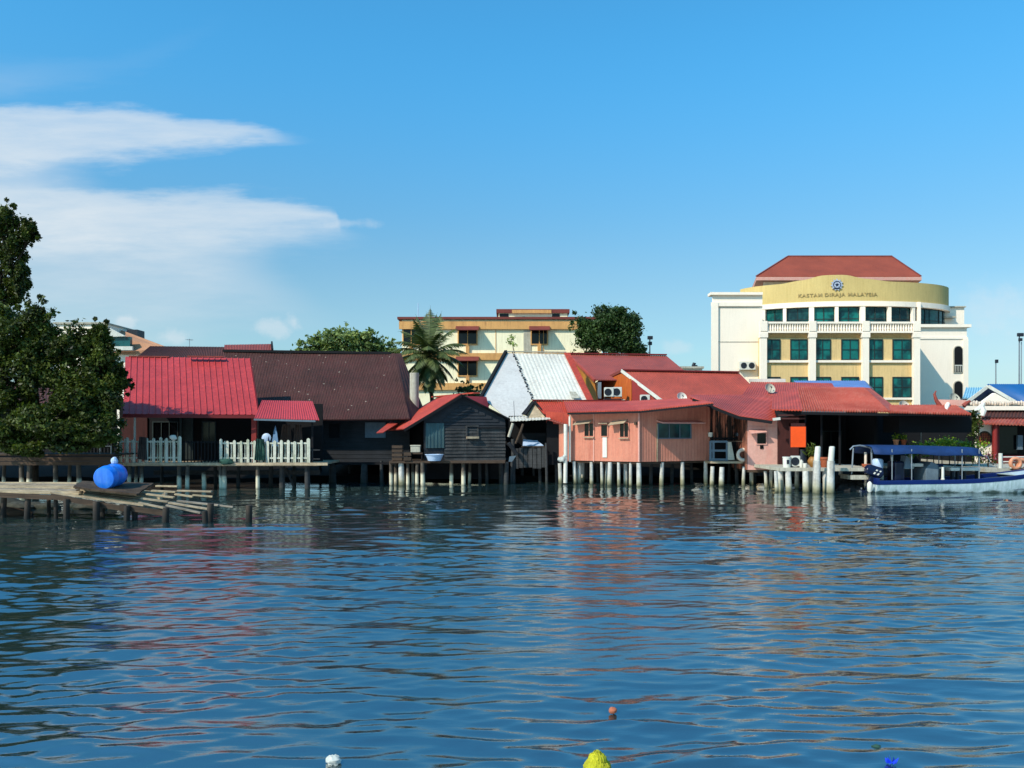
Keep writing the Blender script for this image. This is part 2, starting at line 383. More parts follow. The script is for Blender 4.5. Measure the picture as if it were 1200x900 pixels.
vv = k.m('ADD', v, wob)
def band(up, lo, su, sl, amt):
    a = k.mr(k.m('SUBTRACT', curve(up), vv), 0, su, 0, 1, True); b = k.mr(k.m('SUBTRACT', vv, curve(lo)), 0, sl, 0, 1, True)
    return k.m('MULTIPLY', k.m('MULTIPLY', a, b), amt)
c1 = band([(-400, 90), (0, 119), (150, 122), (230, 133), (300, 140), (350, 154), (392, 165), (440, 176), (1200, 200)],
          [(-400, 230), (0, 214), (110, 208), (190, 197), (260, 186), (350, 172), (392, 163), (440, 150), (1200, 100)], .02, .03, .76)
c2 = band([(-400, 190), (0, 206), (130, 214), (280, 222), (350, 228), (392, 240), (400, 262), (440, 280), (480, 300), (1200, 330)],
          [(-400, 420), (0, 330), (150, 322), (280, 318), (330, 312), (400, 302), (445, 288), (480, 270), (1200, 200)], .02, .06, .74)
c3 = band([(-400, 110), (0, 135), (70, 170), (150, 215), (260, 256), (330, 300), (400, 360), (500, 420), (1200, 440)],
          [(-400, 560), (0, 500), (200, 470), (300, 430), (400, 420), (500, 400), (1200, 400)], .07, .16, .5)
c4 = band([(-400, 30), (0, 52), (120, 56), (230, 28), (320, 5), (400, 0), (1200, 0)],
          [(-400, 150), (0, 128), (120, 108), (220, 70), (320, 5), (400, -20), (1200, -40)], .07, .05, .3)
pf = k.m('MULTIPLY', k.mr(n3, .52, .66, 0, 1, True), k.m('MULTIPLY', k.mr(v, .08, .105, 0, 1, True), k.mr(v, .125, .155, 1, 0, True)))
pf = k.m('MULTIPLY', pf, .6)
hz = k.m('MULTIPLY', k.mr(v, .0, .26, .5, 0, True), k.mr(n1, .25, .75, .6, 1.0))
hr = k.m('MULTIPLY', k.m('MULTIPLY', k.mr(u, .44, .62, 0, 1, True), k.mr(vv, .12, .2, 1, 0, True)), .3)
def puff(px, py, rx, ry, amt, soft=.5):
    du = k.m('DIVIDE', k.m('SUBTRACT', u, (px-600)/1000), rx/1000); dv = k.m('DIVIDE', k.m('SUBTRACT', v, (HOR-py)/1000), ry/1000)
    d = k.m('SQRT', k.m('ADD', k.m('MULTIPLY', du, du), k.m('MULTIPLY', dv, dv)))
    d = k.m('ADD', d, k.m('MULTIPLY', k.m('SUBTRACT', n5, .5), 2.2))
    return k.m('MULTIPLY', k.mr(d, 1-soft, 1, 1, 0, True), amt)
n5 = k.noise(cv.outputs[0], 34, 6, .6)
pfs = [puff(322, 386, 36, 14, .5, .8), puff(345, 379, 13, 16, .5, .7), puff(145, 377, 17, 12, .6, .7), puff(205, 396, 28, 12, .45, .8), puff(790, 408, 22, 11, .35, .8), puff(1165, 365, 70, 38, .3, .9), puff(405, 262, 45, 7, .35, .9)]
cl = c1
for c in (c2, c3, c4, hr, *pfs):
    cl = k.m('SUBTRACT', 1, k.m('MULTIPLY', k.m('SUBTRACT', 1, cl), k.m('SUBTRACT', 1, c)))
cl = k.m('MULTIPLY', cl, k.m('MULTIPLY', k.mr(n1, .3, .62, .8, 1.0), k.mr(n4, .32, .62, .78, 1.0)))
cl = k.m('MULTIPLY', cl, k.m('GREATER_THAN', sx.outputs[1], .03))
zt_ = k.mr(sx.outputs[2], .12, .44, 0, 1, True)
sk = k.mix(1.0, sky.outputs[0], k.mix(zt_, (.90, 1.27, 1.32, 1), (.60, 1.93, 2.32, 1)), 'MULTIPLY')
zz_ = k.mr(sx.outputs[2], .42, .7, 1.0, 1.28, True); cz = k.n('ShaderNodeCombineXYZ')
for i_ in range(3): k.l(zz_, cz.inputs[i_])
sk = k.mix(1.0, sk, cz.outputs[0], 'MULTIPLY')
sk = k.mix(hz, sk, (4.2, 6.2, 7.9, 1))
sk = k.mix(cl, sk, (7.6, 8.3, 8.8, 1))
bg = k.n('ShaderNodeBackground'); bg.inputs[1].default_value = .1; k.l(sk, bg.inputs[0])
wo = k.n('ShaderNodeOutputWorld'); k.l(bg.outputs[0], wo.inputs[0])

# ------------------------------------------------------------------ water and land
def water():
    # sum of many long-crested ripples
    pys = np.concatenate([np.linspace(2700, 905, 60, endpoint=False), np.linspace(905, 570, 520), np.linspace(569, 543, 40)])
    Ys = H*F/(pys-HOR)
    us = np.concatenate([np.linspace(-1.3, -.68, 90, endpoint=False), np.linspace(-.68, .68, 760), np.linspace(.69, 1.3, 90)])
    UU, YY = np.meshgrid(us, Ys); XX = UU*YY
    Zz = np.zeros_like(XX); DX = np.zeros_like(XX); DY = np.zeros_like(XX)
    dist = np.sqrt(XX**2+YY**2)
    env = .86+.34*np.sin(XX*.21+1.3*np.sin(YY*.17))*np.sin(YY*.33+.7)+.28*np.sin(XX*.55+YY*.5+1.1*np.sin(YY*.4))*np.sin(YY*.8-.3*XX)
    for i in range(122):
        lam = (.22*(6.0**rng.random()) if i < 80 else (.16*(2.2**rng.random()) if i < 110 else 2.2*(2.6**rng.random()))); th = math.pi/2+rng.normal(0, .34)+.1
        kk = 2*math.pi/lam; slope = .0158 if i < 80 else (.021 if i < 110 else .009)
        A = slope/kk; ph = rng.random()*6.283+.8*np.sin(XX*rng.normal(0, .9)+YY*rng.normal(0, .9)+rng.random()*6.283)
        arg = kk*(math.cos(th)*XX+math.sin(th)*YY)+ph
        fade = np.clip(lam*F/np.maximum(dist, 1)/3.5, 0, 1)*env      # ripples finer than the sheet can hold are left to the bump
        Zz += A*np.sin(arg)*fade
        q = .9*A*np.cos(arg)*fade; DX += q*math.cos(th); DY += q*math.sin(th)
    V = np.stack([XX+DX, YY+DY, Zz], -1).reshape(-1, 3)
    r, c = XX.shape; idx = np.arange(r*c).reshape(r, c)
    q = np.stack([idx[:-1, :-1], idx[:-1, 1:], idx[1:, 1:], idx[1:, :-1]], -1).reshape(-1, 4)
    n = len(V)
    V = np.vstack([V, [(-900, -200, -.15), (900, -200, -.15), (900, 64, -.15), (-900, 64, -.15)]])
    q = np.vstack([q, [(n, n+1, n+2, n+3)]])
    me = bpy.data.meshes.new('water')
    me.vertices.add(len(V)); me.vertices.foreach_set('co', V.ravel())
    me.loops.add(q.size); me.loops.foreach_set('vertex_index', q.ravel().astype(np.int32))
    me.polygons.add(len(q)); me.polygons.foreach_set('loop_start', np.arange(0, q.size, 4, dtype=np.int32)); me.polygons.foreach_set('loop_total', np.full(len(q), 4, np.int32))
    me.update(); me.validate(); me.polygons.foreach_set('use_smooth', [True]*len(me.polygons))
    o = bpy.data.objects.new('water', me); col.objects.link(o); o['kind'] = 'structure'
    m, k = newmat('harbour_water')
    out = k.n('ShaderNodeOutputMaterial'); mx = k.n('ShaderNodeMixShader'); d = k.n('ShaderNodeBsdfPrincipled'); g = k.n('ShaderNodeBsdfGlossy')
    pos = k.n('ShaderNodeNewGeometry').outputs['Position']
    bp = k.n('ShaderNodeBump'); bp.inputs['Strength'].default_value = .3; bp.inputs['Distance'].default_value = .02
    k.l(k.noise(pos, 5.0, 5, .62, sc=(.4, 1.3, 1)), bp.inputs['Height'])
    fr = k.n('ShaderNodeFresnel'); fr.inputs[0].default_value = 4.0; k.l(bp.outputs[0], fr.inputs[1])
    k.l(k.mix(k.mr(k.noise(pos, .12, 3), .35, .65), (.010, .020, .016, 1), (.012, .026, .030, 1)), d.inputs['Base Color'])
    d.inputs['Roughness'].default_value = .6; d.inputs['Specular IOR Level'].default_value = 0
    g.inputs['Roughness'].default_value = .012; g.inputs[0].default_value = (.93, .98, 1, 1)
    k.l(bp.outputs[0], g.inputs['Normal'])
    k.l(fr.outputs[0], mx.inputs[0]); k.l(d.outputs[0], mx.inputs[1]); k.l(g.outputs[0], mx.inputs[2]); k.l(mx.outputs[0], out.inputs[0])
    me.materials.append(m)
water()
G = 1.0
g = MB()
nx = 160
for i in range(nx+1):
    x_ = -120+240*i/nx
    for y_, z_ in ((43.2+U(-.2, .2), -1.0), (44.1+U(-.3, .3), .25+U(-.1, .1)), (49+U(-.5, .5), .7+U(-.1, .1)), (53, .85+U(-.05, .05)), (58.6, .93)): g.v.append((x_, y_, z_))
g.f = [(i*5+j, i*5+5+j, i*5+6+j, i*5+1+j) for i in range(nx) for j in range(4)]
g.build('added_dark_bank', surf('under_house_shade_mud', C(34, 32, 28, .5), .9, .3, 1., .25, bump=.4, spec=.1), smooth=True)['kind'] = 'structure'  # bank added beneath the houses, coloured near black so stilt gaps stay dark
g = MB()
g.add([(-1500, 58.5, -1.2), (1500, 58.5, -1.2), (1500, 61, G), (-1500, 61, G), (4000, 6000, G), (-4000, 6000, G)], [(0, 1, 2, 3), (3, 2, 4, 5)])
g.build('ground', M['ground'])['kind'] = 'structure'

# ------------------------------------------------------------------ generic makers
def stilts(root, items, mat, r=.085, zt=1.1, jit=.06):
    """items: (px, Y[, ztop[, r]])"""
    for it in items:
        px, Y = it[0], it[1]; z1 = it[2] if len(it) > 2 and it[2] else zt; rr = it[3] if len(it) > 3 else r*U(.85, 1.15)
        x = X(px, Y); mb = MB(); t = U(-jit, jit)
        mb.tube([(x+t, Y, -.8), (x+t*.6, Y, .3), (x, Y, z1)], [rr*1.06, rr*1.03, rr*.94], 10)
        mb.build('stilt', it[4] if len(it) > 4 else mat, root, smooth=True)
def window(root, W, a, b, t, bo, frame=M['blue_grey'], pane=M['black_glass'], fw=.05, out=.05, mull=0, hbar=0, off=0, name='window'):
    """frame proud of the wall plus a pane set back inside it"""
    m = (a+b)/2; u0, u1, z1, z0 = W.u(a), W.u(b), W.z(m, t), W.z(m, bo)
    f = MB(W.M); o = -out-off
    f.box(u0-fw, u0, o, -.002-off, z0-fw, z1+fw); f.box(u1, u1+fw, o, -.002-off, z0-fw, z1+fw)
    f.box(u0, u1, o, -.002-off, z1, z1+fw); f.box(u0, u1, o, -.002-off, z0-fw, z0)
    for i in range(mull): uu = u0+(u1-u0)*(i+1)/(mull+1); f.box(uu-fw*.35, uu+fw*.35, o*.8, -.02-off, z0, z1)
    for i in range(hbar): zz = z0+(z1-z0)*(i+1)/(hbar+1); f.box(u0, u1, o*.75, -.022-off, zz-fw*.35, zz+fw*.35)
    fo = f.build(name, frame, root)
    MB(W.M).box(u0, u1, -.012-off, -.004-off, z0, z1).build('pane', pane, fo)
    return fo
def ac_unit(label, x, y, z, w=.8, h=.56, d=.32, group='air conditioner condensers on the walls', rot=0, fans=1):
    t = thing('air_conditioner', label, 'air conditioner', (x, y, z), group)
    t.rotation_euler.z = 0
    Mx = Matrix.Translation((x, y, z)) @ Matrix.Rotation(rot, 4, 'Z')
    MB(Mx).box(-w/2, w/2, -d/2, d/2, .05, h).build('casing', M['white'], t, bevel=.02)
    for i in range(fans):
        cx = (i-(fans-1)/2)*w/2 if fans > 1 else -w*.12
        b = MB(Mx); b.torus((cx, -d/2-.006, h*.53), h*.33, .014, n=20, m=6); b.torus((cx, -d/2-.006, h*.53), h*.2, .01, n=20, m=6)
        for a in range(4): b.beam((cx-h*.33*math.cos(a*.785), -d/2-.008, h*.53-h*.33*math.sin(a*.785)), (cx+h*.33*math.cos(a*.785), -d/2-.008, h*.53+h*.33*math.sin(a*.785)), .012, .012)
        b.lathe((cx, -d/2-.002, h*.53), [(h*.31, -.002), (h*.31, .0)], 20, 'y')
        b.build('fan_grille', M['lamp'], t)
    MB(Mx).box(-w/2, -w/2+.06, -d/2, d/2, 0, .05).box(w/2-.06, w/2, -d/2, d/2, 0, .05).build('bracket', M['lamp'], t)
    return t
def dish(label, p, r, mat=M['white']):
    x, y, z = p
    t = thing('satellite_dish', label, 'satellite dish', (x, y, z-r*1.5))
    Mx = Matrix.Translation((x, y, z)) @ Matrix.Rotation(R(18), 4, 'Z') @ Matrix.Rotation(R(-28), 4, 'X')
    pr = [(0.001, .0), (r*.4, -.025*r*4), (r*.75, -.07*r*4), (r, -.13*r*4), (r, -.13*r*4+.02), (r*.75, -.07*r*4+.025), (r*.4, .0), (.001, .025)]
    MB(Mx).lathe((0, 0, 0), pr, 22, 'y').build('reflector', mat, t, smooth=True)
    MB(Mx).tube([(0, 0, -r*.8), (0, -r*.9, -r*.1)], .012, 6).tube([(0, -r*.95, -.05), (0, -r*.8, .05)], .03, 8).build('feed_arm', M['lamp'], t)
    MB().tube([(x, y+.06, z-r*1.5), (x, y+.06, z)], .025, 8).build('mast', M['steel'], t)
    return t
def add_leaves(centers, radii, nper, size, spread=.5, aspect=.55, droop=.0):
    """leaf quads scattered over clump ellipsoids, returned as arrays"""
    Vs = []
    for c, rr, n in zip(centers, radii, nper):
        d = rng.normal(size=(n, 3)); d /= np.linalg.norm(d, axis=1)[:, None]
        rad = rng.random(n)**.6*np.where(rng.random(n) < .14, 1.35, 1.0)
        p = np.array(c)+d*rad[:, None]*np.array(rr)
        nm = d*spread+rng.normal(size=(n, 3))*.7+np.array([0, 0, .45]); nm /= np.linalg.norm(nm, axis=1)[:, None]
        t = np.cross(nm, rng.normal(size=(n, 3))); t /= np.linalg.norm(t, axis=1)[:, None]
        b = np.cross(nm, t); s = size*(.6+.8*rng.random(n))[:, None]
        Vs.append(np.stack([p-t*s*.5, p+b*s*aspect*.5-nm*s*.06, p+t*s*.5, p-b*s*aspect*.5-nm*s*.06], 1))
    return np.concatenate(Vs).reshape(-1, 3)
def leaf_mesh(name, V, mat, parent=None, org=(0, 0, 0)):
    V = V-np.array(org); n = len(V)//4; me = bpy.data.meshes.new(name)
    me.vertices.add(len(V)); me.vertices.foreach_set('co', V.ravel())
    me.loops.add(n*4); me.loops.foreach_set('vertex_index', np.arange(n*4, dtype=np.int32))
    me.polygons.add(n); me.polygons.foreach_set('loop_start', np.arange(0, n*4, 4, dtype=np.int32)); me.polygons.foreach_set('loop_total', np.full(n, 4, np.int32))
    me.update(); me.materials.append(mat)
    o = bpy.data.objects.new(name, me); col.objects.link(o); o.parent = parent
    return o
def tree(name, label, base, lobes, leaf, mat, clumps=14, nleaf=260, csize=.34, trunk_r=.2, group=None, cat='tree', sprigs=9):
    """lobes: (centre, radii) of the crown masses; each is broken up into many leaf clumps carried on limbs"""
    base = Vector(base)
    t = thing(name, label, cat, base, group)
    top = sum((Vector(l[0]) for l in lobes), Vector())/len(lobes)
    tr = MB(); fork = base.lerp(Vector((base.x*.6+top.x*.4, base.y*.6+top.y*.4, top.z)), .55)
    tr.tube([base-Vector((0, 0, .4)), base.lerp(fork, .35)+Vector((U(-.1, .1), U(-.1, .1), 0)), fork], [trunk_r*1.25, trunk_r, trunk_r*.75], 10)
    cs, rs, ns = [], [], []
    for lc, lr in lobes:
        lc = Vector(lc); lr = Vector(lr)
        mid = fork.lerp(lc, .55)+Vector((U(-.2, .2), U(-.2, .2), U(0, .3)))
        tr.tube([fork, mid, lc], [trunk_r*.62, trunk_r*.4, trunk_r*.18], 8)
        for i in range(clumps):
            d = Vector((random.gauss(0, 1), random.gauss(0, 1), random.gauss(0, 1))).normalized()*(random.random()**.4)*.86
            c = lc+Vector((d.x*lr.x, d.y*lr.y, d.z*lr.z)); s = csize*U(.55, 1.25)
            cs.append(c); rs.append((lr.x*s, lr.y*s, lr.z*s*U(.7, 1.0))); ns.append(int(nleaf*U(.6, 1.3)))
            tr.tube([lc.lerp(mid, .4), lc.lerp(c, .55)+Vector((0, 0, -.08)), c], [trunk_r*.16, trunk_r*.1, trunk_r*.04], 5)
        for i in range(sprigs):                       # loose sprays standing out of the outline
            d = Vector((random.gauss(0, 1), random.gauss(0, .7), random.gauss(.25, 1))).normalized(); f_ = U(.95, 1.28)
            c = lc+Vector((d.x*lr.x, d.y*lr.y, d.z*lr.z))*f_; s = U(.09, .17); m_ = (lr.x+lr.z)/2
            cs.append(c); rs.append((m_*s, m_*s, m_*s*1.1)); ns.append(int(nleaf*U(.06, .13)))
            tr.tube([lc.lerp(c, .5), c], [trunk_r*.07, trunk_r*.03], 4)
    tr.build('trunk', M['bark'], t, smooth=True)
    leaf_mesh('crown', add_leaves(cs, rs, ns, leaf), mat, t, base)
    return t

# ================================================================== LEFT BANK
# dark shed and boardwalk under the tree
t = thing('timber_shed', 'dark timber shed and boardwalk almost hidden behind the mangrove tree', 'shed', (X(40, 38.5), 38.5, 0))
W = Wall(-120, 42, 136, 42)
for i in range(14):
    z = 1.4+i*.2
    MB(W.M).box(0, W.L, 0-.004*(i % 3), .05, z, z+.19).build('wall_board', M['black_wood'], t) if i in (0, 5, 9) else None
MB(W.M).box(0, W.L, .06, .1, .9, 4.2).build('wall', M['black_wood'], t)
MB().sheet((X(-125, 41.2), 41.2, 3.95), (X(134, 41.2), 41.2, 3.95), (X(134, 45.5), 45.5, 5.2), (X(-125, 45.5), 45.5, 5.2), .04, 60, .015).build('roof', M['brown_roof2'], t)
mb = MB()
for i in range(8): mb.box(X(-60, 36), X(133, 36), 36+i*.3, 36.28+i*.3, 1.56, 1.62)
mb.build('walkway_deck', M['brown_wood'], t)
for zz in (1.22, 1.4): MB().beam((X(-60, 36), 35.97, zz), (X(133, 36), 35.97, zz+.02), .05, .15).build('fascia_board', M['brown_wood'], t)
stilts(t, [(25, 36.1), (35, 36.1, None, .11), (65, 36.1), (82, 37.5), (92, 36.1, None, .1), (118, 37), (5, 37), (-20, 36.2)], M['stilt_mixed'], zt=1.2)
b = MB()
for i in range(9):
    x = X(100+i*4, 37.6); b.box(x-.03, x+.03, 37.6, 37.64, 1.64, 2.35)
b.beam((X(98, 37.6), 37.66, 1.9), (X(136, 37.6), 37.66, 1.9), .04, .08).beam((X(98, 37.6), 37.66, 2.25), (X(136, 37.6), 37.66, 2.25), .04, .08)
b.build('railing', M['brown_wood'], t)
b = MB(); b.beam((X(117, 36.3), 36.3, 1.62), (X(117, 36.3), 36.3, 1.95), .03, .03).beam((X(130, 36.3), 36.3, 1.62), (X(130, 36.3), 36.3, 1.95), .03, .03).beam((X(116.6, 36.3), 36.3, 1.95), (X(130.4, 36.3), 36.3, 1.95), .035, .035)
b.build('bench_frame', M['white'], t)
x = X(28, 36.3)
t = thing('storage_tub', 'faded blue box with a white base on the boardwalk under the tree', 'box', (x, 36.3, 1.62))
MB().box(x-.25, x+.25, 36.1, 36.5, 1.77, 2.45).build('body', M['blue_grey'], t, bevel=.03)
MB().box(x-.27, x+.27, 36.08, 36.52, 1.63, 1.765).build('base', M['white'], t, bevel=.02)

# trees at far left
TM = 35.2
def lobe(px, py, dy, rx, ry, rz): return ((X(px, TM+dy), TM+dy, Z(py, TM+dy)), (rx, ry, rz))
tree('mangrove_tree', 'large dense dark mangrove tree beside the red roof, at the left edge of the water', (X(28, 36.5), 37.2, .2),
     [lobe(24, 450, .2, 1.6, 1.4, 2.0), lobe(78, 447, 0, 1.8, 1.4, 2.1), lobe(113, 468, 0, 1.2, 1, 1.2), lobe(118, 438, .1, 1.0, .9, 1.1), lobe(118, 403, 0, .45, .45, .9), lobe(104, 405, .1, .4, .4, .6),
      lobe(40, 388, -.3, 1.0, .9, 1.2), lobe(20, 400, -.2, 1.4, 1.1, 1.7), lobe(78, 410, -.2, .8, .8, .7), lobe(56, 500, -.8, 1.3, 1.0, 1.0), lobe(105, 495, -.3, 1.1, .9, .8), lobe(70, 515, -.6, 1.6, .9, .55),
      lobe(15, 505, -.8, 1.2, .9, .9), lobe(-30, 440, .2, 1.8, 1.5, 2.6), lobe(116, 512, -.2, .8, .6, .4), lobe(30, 525, -.7, .9, .7, .35), lobe(136, 445, .2, .5, .5, .7)],
     .16, M['leaf_dark'], 22, 430, .36, .2, 'trees on the left bank')
TY = 52
tree('tall_tree', 'tall narrow dark tree rising above the mangrove at the left edge of the photo', (X(-20, TY), TY+.5, .8),
     [((X(14, TY), TY, Z(285, TY)), (1.3, 1.3, 1.9)), ((X(20, TY), TY, Z(325, TY)), (.75, 1, 1.5)), ((X(-30, TY), TY, Z(275, TY)), (1.8, 1.5, 2.3)), ((X(-20, TY), TY, Z(350, TY)), (2.0, 1.5, 2.7)),
      ((X(6, TY), TY, Z(256, TY)), (1.0, 1, .9)), ((X(36, TY), TY, Z(272, TY)), (.5, .6, .8)), ((X(5, TY), TY, Z(350, TY)), (1.1, 1, 1.5))],
     .2, M['leaf_dark'], 17, 300, .36, .22, 'trees on the left bank')
# creeper on the house corner
x = X(138, 36.6)
t = thing('potted_shrub', 'thin leafy shrub growing at the left corner of the white picket veranda', 'plant', (x, 36.6, 1.2))
MB().tube([(x, 36.6, 1.2), (x+.05, 36.6, 2.2), (x-.05, 36.6, 3.0)], [.03, .025, .01], 6).build('stem', M['bark'], t)
leaf_mesh('foliage', add_leaves([(x, 36.6, 1.8), (x-.05, 36.6, 2.5), (x, 36.6, 3.0), (x+.1, 36.6, 2.9)], [(.22, .25, .4), (.25, .25, .4), (.3, .25, .2), (.2, .2, .2)], [90, 110, 110, 60], .13), M['leaf_dark'], t, (x, 36.6, 1.2))
# mossy bank rocks below the jetty
for i, (px, py, s) in enumerate([(108, 594, .42), (55, 600, .3), (88, 599, .22), (20, 603, .38), (3, 598, .55), (40, 593, .3), (130, 600, .2)]):
    Y = 28.4+.25*(i % 3); mb = MB(); mb.ball((X(px, Y), Y, .02), (s*1.5, s, s*.6), 12, 7, .12)
    lab = ['flat mossy rock under the blue drum, the largest rock below the jetty', 'small dark rock between two jetty posts left of the drum', 'smallest rock just left of the big mossy rock under the jetty',
           'brown rock beside the leftmost posts of the jetty', 'dark boulder at the left edge of the photo below the jetty', 'low grey rock behind the second jetty post', 'little wet rock right of the big mossy rock under the jetty'][i]
    solo('rock', mb, M['rock'], lab, 'rock', (X(px, Y), Y, 0), 'rocks along the left bank', smooth=True)
mb = MB(); mb.tube([(X(-40, 26), 26, .12), (X(0, 26.2), 26.2, .1), (X(22, 26.4), 26.4, .06), (X(38, 26.5), 26.5, .0)], [.22, .2, .16, .1], 10)
solo('driftwood_log', mb, M['brown_wood'], 'brown half sunken log lying under the left end of the jetty', 'log', (X(0, 26), 26, 0), smooth=True)

# broken jetty
t = thing('broken_jetty', 'rickety jetty of sunbleached planks collapsing to the right above the water', 'jetty', (X(110, 26), 26, 0))
PW = ('grey_wood', 'tan_wood', 'grey_wood2')
def plank(px0, py0, Y0, px1, py1, Y1, w=.2, mat=M['grey_wood'], name='plank', h=.045):
    MB().beam(P(px0, py0, Y0), P(px1, py1, Y1), w, h).build(name, mat, t)
for i in range(7):                                        # left deck, near plank to far plank
    Y = 25.4+i*.3; z = Z(572, 25.2)+.015*(i % 2)
    a = Vector((X(-60, Y), Y, Z(575, 25.3)+.02*i)); b = Vector((X(92+U(-3, 4), Y), Y, Z(579, 25.3)+.035*i))
    MB().beam(a, b, .25, .045).build('plank', M[PW[(i*5+1) % 3]], t)
for (a, ya, b, yb, Y, w) in [(-40, 578, 62, 583, 25.1, .14), (60, 581.5, 150, 597, 25.05, .15), (140, 594, 197, 602, 24.9, .15)]:
    MB().beam(P(a, ya, Y), P(b, yb, Y), .07, w).build('beam', M['brown_wood'], t)
for i in range(8):                                        # middle deck sloping towards the right
    Y = 25.3+i*.26
    MB().beam(P(62+i*2+U(-4, 4), 577-i*1.2, Y), P(172+i*3+U(-4, 6), 592-i*2.0, Y), .21, .05).build('plank', M[PW[i % 3]], t)
for (a, ya, b, yb, Y, w) in [(183, 569.5, 208, 570, 26.6, .16), (178, 575, 206, 576.5, 26.2, .18), (172, 579, 204, 583, 25.8, .18), (166, 584, 197, 588, 25.4, .16),
     (208, 575, 248, 576, 26.3, .15), (205, 579, 226, 582, 26.0, .16), (208, 587, 256, 592, 25.4, .16), (198, 589, 244, 596.5, 25.0, .18), (195, 592, 235, 601, 24.7, .14), (163, 589, 196, 596, 25.0, .14),
     (245, 591, 273, 594, 25.5, .1), (226, 580, 249, 582, 26.1, .1)]:
    plank(a, ya, Y, b, yb, Y+.05, w, M[random.choice(PW)])
for px, Y, top, r in [(33, 25.2, 580, .085), (65, 25.3, 583, .06), (78, 25.0, 584, .09), (113, 24.9, 587, .1), (120, 25.6, 587, .07), (149, 24.8, 592, .09), (158, 25.0, 592, .085), (195, 24.3, 594, .1), (240, 24.2, 598, .085), (247, 24.6, 589, .1), (5, 25.6, 578, .08), (57, 26.5, 580, .06)]:
    mb = MB(); mb.tube([(X(px, Y)+U(-.08, .08), Y, -.8), (X(px, Y), Y, Z(top, Y)-.02)], [r*1.05, r*.95], 9)
    mb.build('post', M['post_wood'], t, smooth=True)
mb = MB(); x = X(292, 24.3); mb.tube([(x-.03, 24.3, -.8), (x, 24.3, Z(592, 24.3))], [.1, .095], 10)
solo('mooring_post', mb, M['post_wood'], 'lone short wooden post sticking up from the water right of the broken jetty', 'post', (x, 24.3, 0), smooth=True)
mb = MB(); mb.sheet(P(86, 572.5, 25.2)+Vector((0, 0, .07)), P(160, 582, 25.2)+Vector((0, 0, .07)), P(180, 568.0, 26.9)+Vector((0, 0, .06)), P(96, 566, 26.9)+Vector((0, 0, .06)), .06, 0, 0, rows=8, rough=.02)
solo('fibre_mat', mb, M['mat'], 'brown fibre mat lying flat on the jetty under the blue drum', 'mat', P(130, 575, 26))
# drum: axis seen at a slant, near end to the left
a = P(121, 564.5, 25.45); b = P(135.5, 555, 26.15); ax = (b-a).normalized(); L = .86; r = .345
a.z = b.z = Z(576.5, 25.9)+.06+r+.03; b.z += .08; ax = (b-a).normalized()
t = thing('plastic_drum', 'bright blue plastic drum lying on its side on the broken jetty', 'drum', (a.x, a.y, a.z-r))
pr = [(0, r*.55), (.02, r*.9), (.05, r*.97), (.2, r), (.22, r*1.03), (.25, r*1.03), (.27, r), (.6, r), (.62, r*1.03), (.65, r*1.03), (.67, r), (.8, r*.96), (.85, r*.82), (.86, r*.5)]
MB().tube([a+ax*h for h, _ in pr], [q for _, q in pr], 28).build('body', M['barrel'], t, smooth=True)
e = a+ax*.86; MB().tube([e+Vector((0, 0, .15)), e+ax*.05+Vector((0, 0, .15))], .05, 10).build('bung', M['white'], t)
tp = a+ax*.62+Vector((0, 0, r+.02)); MB().ball(tp+Vector((0, 0, .06)), (.11, .09, .13), 10, 6, .15).build('knotted_rag', M['pale_blue'], t)

# ------------------------------------------------------------------ red roofed house
t = thing('stilt_house', 'stilt house with a big crimson seamed metal roof behind white picket fences', 'house', (X(225, 40), 40, 0))
e0, e1, r1, r0 = P(144, 485, 37.5), P(303, 486, 38.5), P(293, 420, 43.4), P(147, 418, 42.4)
MB().sheet(e0, e1, r1, r0, .04, 21, .035, 'rib').build('roof', M['red_roof'], t)
MB().beam(e0+Vector((0, -.02, -.09)), e1+Vector((0, -.02, -.09)), .03, .14).build('fascia', M['dark_red'], t)
MB().beam(e1+Vector((.02, 0, -.06)), r1+Vector((.02, 0, -.06)), .04, .16).build('verge_board', M['dark_red'], t)
for a, b, o in ((152, 199, 0), (220, 262, .03)):
    MB().beam(P(a, 417.6, 42.5), P(b, 418.3, 42.8), .3, .05).build('ridge_cap', M['maroon_roof'], t)
W = Wall(140, 41.2, 300, 41.8)
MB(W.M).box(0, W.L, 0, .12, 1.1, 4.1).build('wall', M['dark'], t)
W.bx(MB(), 143, 173, 489, 542, 0, -.06, -.005).build('side_panel', M['maroon_wood'], t)
for px, mt in ((213, 'dark_green'), (226, 'dark_green')): W.bx(MB(), px-1.2, px+1.2, 487, 542, 0, -.2, -.03).build('door_post', M[mt], t)
W.bx(MB(), 214.5, 224.5, 490, 541, 0, -.1, -.03).build('door', M['dark_green'], t)
window(t, W, 180, 208, 495, 520, M['dark_green'], M['black_glass'], .05, .06, 2)
window(t, W, 238, 252, 495, 518, M['dark_green'], M['black_glass'], .05, .06, 1)
MB().beam((X(158, 38.2), 38.2, 1.2), (X(158, 38.2), 38.2, 3.3), .07, .07).build('pole', M['white'], t)
MB().beam((X(298, 38.9), 38.9, 1.2), (X(298, 38.9), 38.9, 3.25), .22, .16).build('corner_post', M['crimson'], t)
W2 = Wall(143, 37.9, 170, 38.0); W2.bx(MB(), 150, 168, 485.5, 487.5, 0, -.05, 0).build('eave_board', M['concrete'], t)
MB().box(X(137, 38), X(372, 38), 37.95, 43, 1.04, 1.14).build('floor', M['grey_wood'], t)
MB().beam((X(133, 37.9), 37.9, 1.13), (X(384, 37.9), 37.9, 1.13), .06, .12).build('edge_beam', M['grey_wood'], t)
MB().box(X(180, 40), X(375, 40), 40, 40.05, .55, .75).build('tie_beam', M['stilt_dark'], t)
